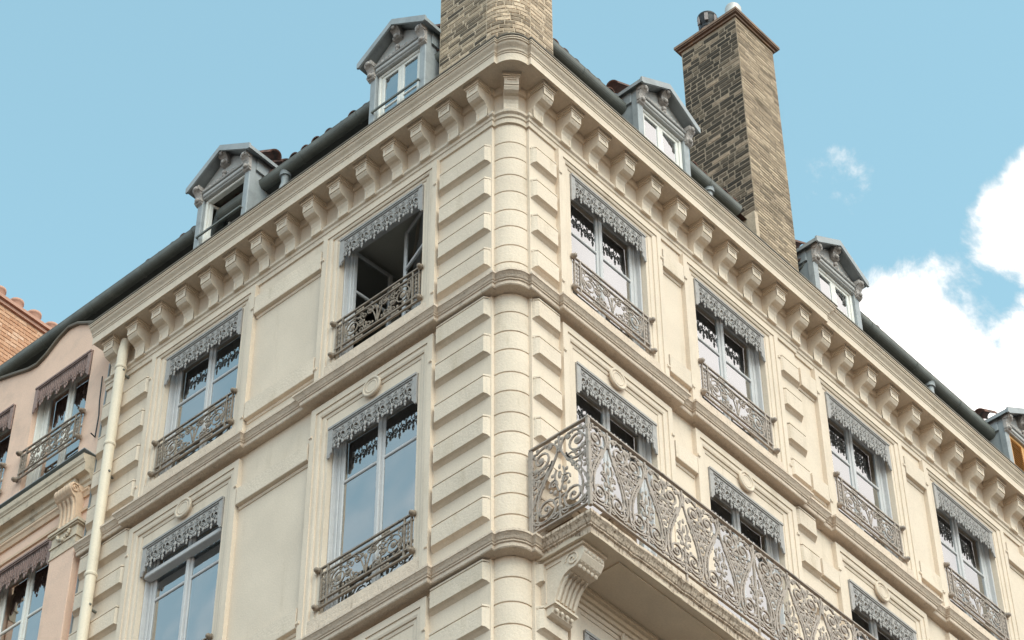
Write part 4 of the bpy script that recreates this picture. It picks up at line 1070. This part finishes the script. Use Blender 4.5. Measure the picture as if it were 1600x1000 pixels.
def pot(x, y, kind):
    mb = MB()
    if kind == 'dome': mb.lathe([(.13, 0), (.145, .12), (.125, .20), (.075, .25), (.02, .27)], (x, y, zt), 16); put(mb, 'chimney_pot', 'pot_grey', chB, ID)
    elif kind == 'cowl':
        mb.lathe([(.14, 0), (.135, .14), (.12, .26), (.125, .27)], (x, y, zt), 16); p = put(mb, 'chimney_pot', 'pot_grey', chB, ID)
        c = MB(); c.lathe([(.128, .27), (.135, .28), (.135, .33), (.125, .34)], (x, y, zt), 16); c.lathe([(.115, .34), (.115, .50)], (x, y, zt), 16); put(c, 'cowl_collar', 'black_metal', chB, ID)
        c = MB(); c.lathe([(.118, .36), (.135, .41), (.16, .50), (.16, .55), (.17, .56), (.165, .60), (.05, .64)], (x, y, zt), 18); put(c, 'cowl', 'black_metal', chB, ID)
        c = MB()
        for k in range(6):
            a = k*pi/3; c.box(-.03, .03, -.168, -.15, .37, .55, T((x, y, zt)) @ RZ(k*60))
        put(c, 'cowl_slats', 'pot_grey', chB, ID)
    else:
        mb.lathe([(.13, 0), (.13, .08), (.14, .10), (.14, .16)], (x, y, zt), 18); put(mb, 'chimney_pot', 'black_metal', chB, ID)
        c = MB(); c.lathe([(.13, .16), (.135, .18), (.135, .62), (.12, .66)], (x, y, zt), 20); put(c, 'flue_pipe', 'steel', chB, ID)
pot(5.80, 1.12, 'dome'); pot(5.80, 0.86, 'cowl'); pot(5.84, 0.62, 'dome'); pot(5.95, 0.44, 'flue')
m = MB(); m.box(tx0-.06, tx0+.02, ty0-.02, ty1, 28.9, 29.62); m.face([(tx0-.02, ty0-.02, 28.0), (tx0-.35, ty0+.12, 28.0), (tx0-.35, ty0+.12, 29.35), (tx0-.02, ty0-.02, 28.7)]); put(m, 'chimney_flashing', 'mortar', chB, ID)

# ================================================================== PINK HOUSE
P = link('terraced_house', None, None, T((0, LEN_L+0.02, 0)), label='pink rendered house with a curved parapet adjoining the cream corner building', category='house')
Y0 = LEN_L+0.02; PW = 8.6
pwin = [8.80, 10.53, 12.3]; POT = 27.99; POB = 25.72; CT, CB = 24.56, 21.6
ptop = [(Y0, 28.05), (8.05, 28.45), (8.40, 28.66), (8.62, 28.80), (8.84, 28.86), (9.05, 28.78), (9.30, 28.60), (9.50, 28.52), (9.70, 28.55), (10.05, 28.68), (10.45, 28.82), (10.9, 28.95), (Y0+PW, 28.95)]
def ztop(y):
    for (a, za), (b, zb_) in zip(ptop, ptop[1:]):
        if a <= y <= b: return za+(zb_-za)*(y-a)/(b-a)
    return 28.9
phw = 0.63
ops = [(y-phw, y+phw, POB, POT) for y in pwin] + [(y-phw-.02, y+phw+.02, CB, CT) for y in (9.02, 10.75, 12.5)]
m = MB()
ys = sorted(set([q[0] for q in ptop] + [o[0] for o in ops] + [o[1] for o in ops])); zs = [0, CB, CT, POB, POT]
def holed(a, b, c, e): 
    ym, zm = (a+b)/2, (c+e)/2
    return any(o[0] < ym < o[1] and o[2] < zm < o[3] for o in ops)
for a, b in zip(ys, ys[1:]):
    for c, e in zip(zs, zs[1:]):
        if not holed(a, b, c, e): m.face([(0, a, c), (0, a, e), (0, b, e), (0, b, c)])
    m.face([(0, a, POT), (0, a, ztop(a)), (0, b, ztop(b)), (0, b, POT)])
    m.face([(0.3, a, 28.0), (0.3, b, 28.0), (0.3, b, ztop(b)), (0.3, a, ztop(a))])
for (a, b, c, e) in ops:
    for q in ([(0, a, c), (.22, a, c), (.22, a, e), (0, a, e)], [(0, b, c), (0, b, e), (.22, b, e), (.22, b, c)], [(0, a, e), (.22, a, e), (.22, b, e), (0, b, e)], [(0, a, c), (0, b, c), (.22, b, c), (.22, a, c)]): m.face(q)
m.face([(0, Y0+PW, 0), (8, Y0+PW, 0), (8, Y0+PW, 28.9), (0, Y0+PW, 28.9)])
put(m, 'wall', 'pink_plaster', P, ID)
m = MB(); rows = []
for i, (y, z) in enumerate(ptop): rows.append([(-.05, y, z-.004), (-.06, y, z+.022), (-.05, y, z+.04), (.33, y, z+.045), (.33, y, z-.004)])
m.grid(rows, closed_v=True); m.face(rows[0]); put(m, 'parapet_coping', 'edge_zinc', P, ID)
m = MB(); m.box(-.02, .05, LEN_L-.004, LEN_L+.018, 18, 27.4); put(m, 'joint_flashing', 'lead', P, ID)
# ledge below the upper windows
pr = [(-.02, 25.36), (.05, 25.36), (.06, 25.42), (.10, 25.44), (.11, 25.50), (.13, 25.52), (.24, 25.53), (.25, 25.66), (.27, 25.67), (.27, 25.69), (.30, 25.72), (.31, 25.80), (-.02, 25.86)]
def run(mb, s0, s1, pr, sh=0.0):
    rows = [[(-(o+sh), s, z) for o, z in pr] for s in (s0, s1)]
    mb.grid(rows); mb.face(rows[0]); mb.face(rows[1][::-1])
m = MB(); run(m, Y0-.02, Y0+PW, [(o*.75, z-.27) for o, z in pr]); put(m, 'ledge', 'ledge_stone', P, ID)
m = MB(); m.box(-.245, -.02, Y0-.03, Y0+PW, 25.596, 25.611); put(m, 'ledge_flashing', 'lead', P, ID)
for y in (8.05, 9.80, 11.55):   # dark block modillions under the ledge
    put(MB().bbox(-.12, .12, -.15, 0.0, -.08, 0.0, .01), 'modillion', 'ledge_stone', P, at('L', y, 25.27))
m = MB(); run(m, Y0, Y0+PW, [(-.01, 24.92), (.03, 24.92), (.05, 24.98), (.07, 25.0), (.07, 25.03), (-.01, 25.05)]); run(m, Y0, Y0+PW, [(-.01, 24.66), (.03, 24.66), (.035, 24.70), (-.01, 24.72)]); put(m, 'frieze_band', 'pink_stone', P, ID)
# pilasters with scrolled capital
def pilaster(y):
    mb = MB(); hw2 = .26
    mb.bbox(-hw2, hw2, -.11, 0, -8.0, 0, .01); 
    p = put(mb, 'pilaster', 'pink_plaster', P, at('L', y, 24.0))
    c = MB()
    for (e, z0, z1) in ((.0, 0.0, .16), (.018, .16, .19), (.0, .19, .36), (.03, .36, .385), (.05, .385, .43)): c.box(-hw2-e, hw2+e, -.115-e, 0, z0+.0, z1-.001)
    c.box(-hw2-.012, hw2+.012, -.125, 0, -.03, 0)
    for a in [pi+pi*i/8 for i in range(9)]: c.ball((math.cos(a)*.12, -.135, .31+math.sin(a)*.09), .03, .03, .03, 6, 3)
    c.ball((0, -.13, .20), .05, .04, .04)
    put(c, 'capital', 'ledge_stone', p, at('L', y, 24.0))
    s = MB(); w2 = .17
    pr2 = [(0, 0.44), (-.13, 0.44), (-.12, .60), (-.13, .78), (-.16, .86), (-.22, .90), (-.265, .96), (-.27, 1.03), (-.23, 1.09), (-.15, 1.11), (0, 1.11)]
    s.prismx(pr2, -w2, w2)
    for k in range(4): s.tube([(-w2+.05+k*.08, -.125, .46), (-w2+.05+k*.08, -.12, .62), (-w2+.05+k*.08, -.135, .80), (-w2+.05+k*.08, -.185, .875)], .026, 6)
    for k in range(6): s.lathe([(.085, -.026), (.098, 0), (.085, .026)], (-w2+.03+k*.056, -.185, 1.0), 14, axis='x')
    for x in (-w2-.008, w2+.008):
        sp = spiral(0, 0, .085, 1.7, 0, 1, 24); s.tube([(x, -.185+q[0], 1.0+q[2]) for q in sp], .012, 5)
    put(s, 'scroll', 'pink_stone', p, at('L', y, 24.0))
pilaster(8.02); pilaster(9.9); pilaster(11.65)
# upper windows
for i, y in enumerate(pwin):
    M = at('L', y, POT)
    window(P, M, POT-POB, W=phw, bar=.0001+1.2, matname='white_paint', depth=.19, pelm='pink', fw=.07)
    add_guard('pink', P, at('L', y, 26.19, .05))
for i, y in enumerate((9.02, 10.75, 12.5)):
    window(P, at('L', y, CT), CT-CB, W=phw+.02, bar=1.0, matname='white_paint', depth=.17, pelm='pink', fw=.06)
m = MB(); m.tube([(-.03, 7.82, 27.2), (-.03, 7.80, 26.7), (-.035, 7.76, 26.4), (-.03, 7.78, 26.0), (-.14, 7.74, 25.98)], .011, 5); put(m, 'cable', 'black_metal', P, ID)
# roof and the orange brick chimney stack
m = MB(); m.face([(0.3, 13.8, h), (0.3, Y0+PW, h), (0.3+RG, Y0+PW, rz), (0.3+RG, 13.8, rz)]); put(m, 'roof', 'tile_clay', P, ID)
oy, ox0, ox1, oz0, oz1 = 13.0, 0.75, 4.2, 29.4, 33.30
m = MB(); m.box(ox0+.01, ox1, oy+.01, oy+.7, oz0, oz1)
st = put(m, 'chimney', 'mortar_orange', P, ID)
rng = random.Random(4); jm = MB(); cnt = 0; obm = [UB[v].mesh('brick', 'brick_orange') for v in range(5)]
z = oz0+1.6; row = 0
while z < oz1-.05:
    x = ox0-(.12 if row % 2 else 0)
    while x < 2.75:
        ln = .245; a, b = max(x, ox0), x+ln
        M = T(((a+b)/2, oy-rng.uniform(0, .002), z+.045)) @ Matrix.Diagonal((b-a-.012, .05, .078, 1))
        if 1.2 < x < 2.6 and z > 31.3 and cnt < 280: link('brick', obm[rng.randrange(5)], st, M); cnt += 1
        else:
            k = len(jm.v); jm.v += [tuple(M @ Vector(p)) for p in UB[0].v]; jm.f += [tuple(k+q for q in f_) for f_ in UB[0].f]; jm.sm += [False]*len(UB[0].f)
        x += ln
    z += .09; row += 1
put(jm, 'brickwork', 'brick_orange_joined', st, ID, kind='stuff')
m = MB(); m.box(ox0-.04, ox1, oy-.04, oy+.74, oz1-.02, oz1+.05); m.box(ox0-.09, ox1, oy-.09, oy+.79, oz1+.052, oz1+.12); put(m, 'chimney_cap', 'terracotta', st, ID)
for i in range(7):
    mb = MB(); mb.lathe([(.15, 0), (.145, .05), (.12, .30), (.135, .31), (.135, .36), (.10, .365)], (0, 0, 0), 14)
    put(mb, 'chimney_pot', 'terracotta', st, T((1.02+i*.40, oy+.2, oz1+.12)))

print('objects', len(bpy.data.objects), 'bricks', len(BR))
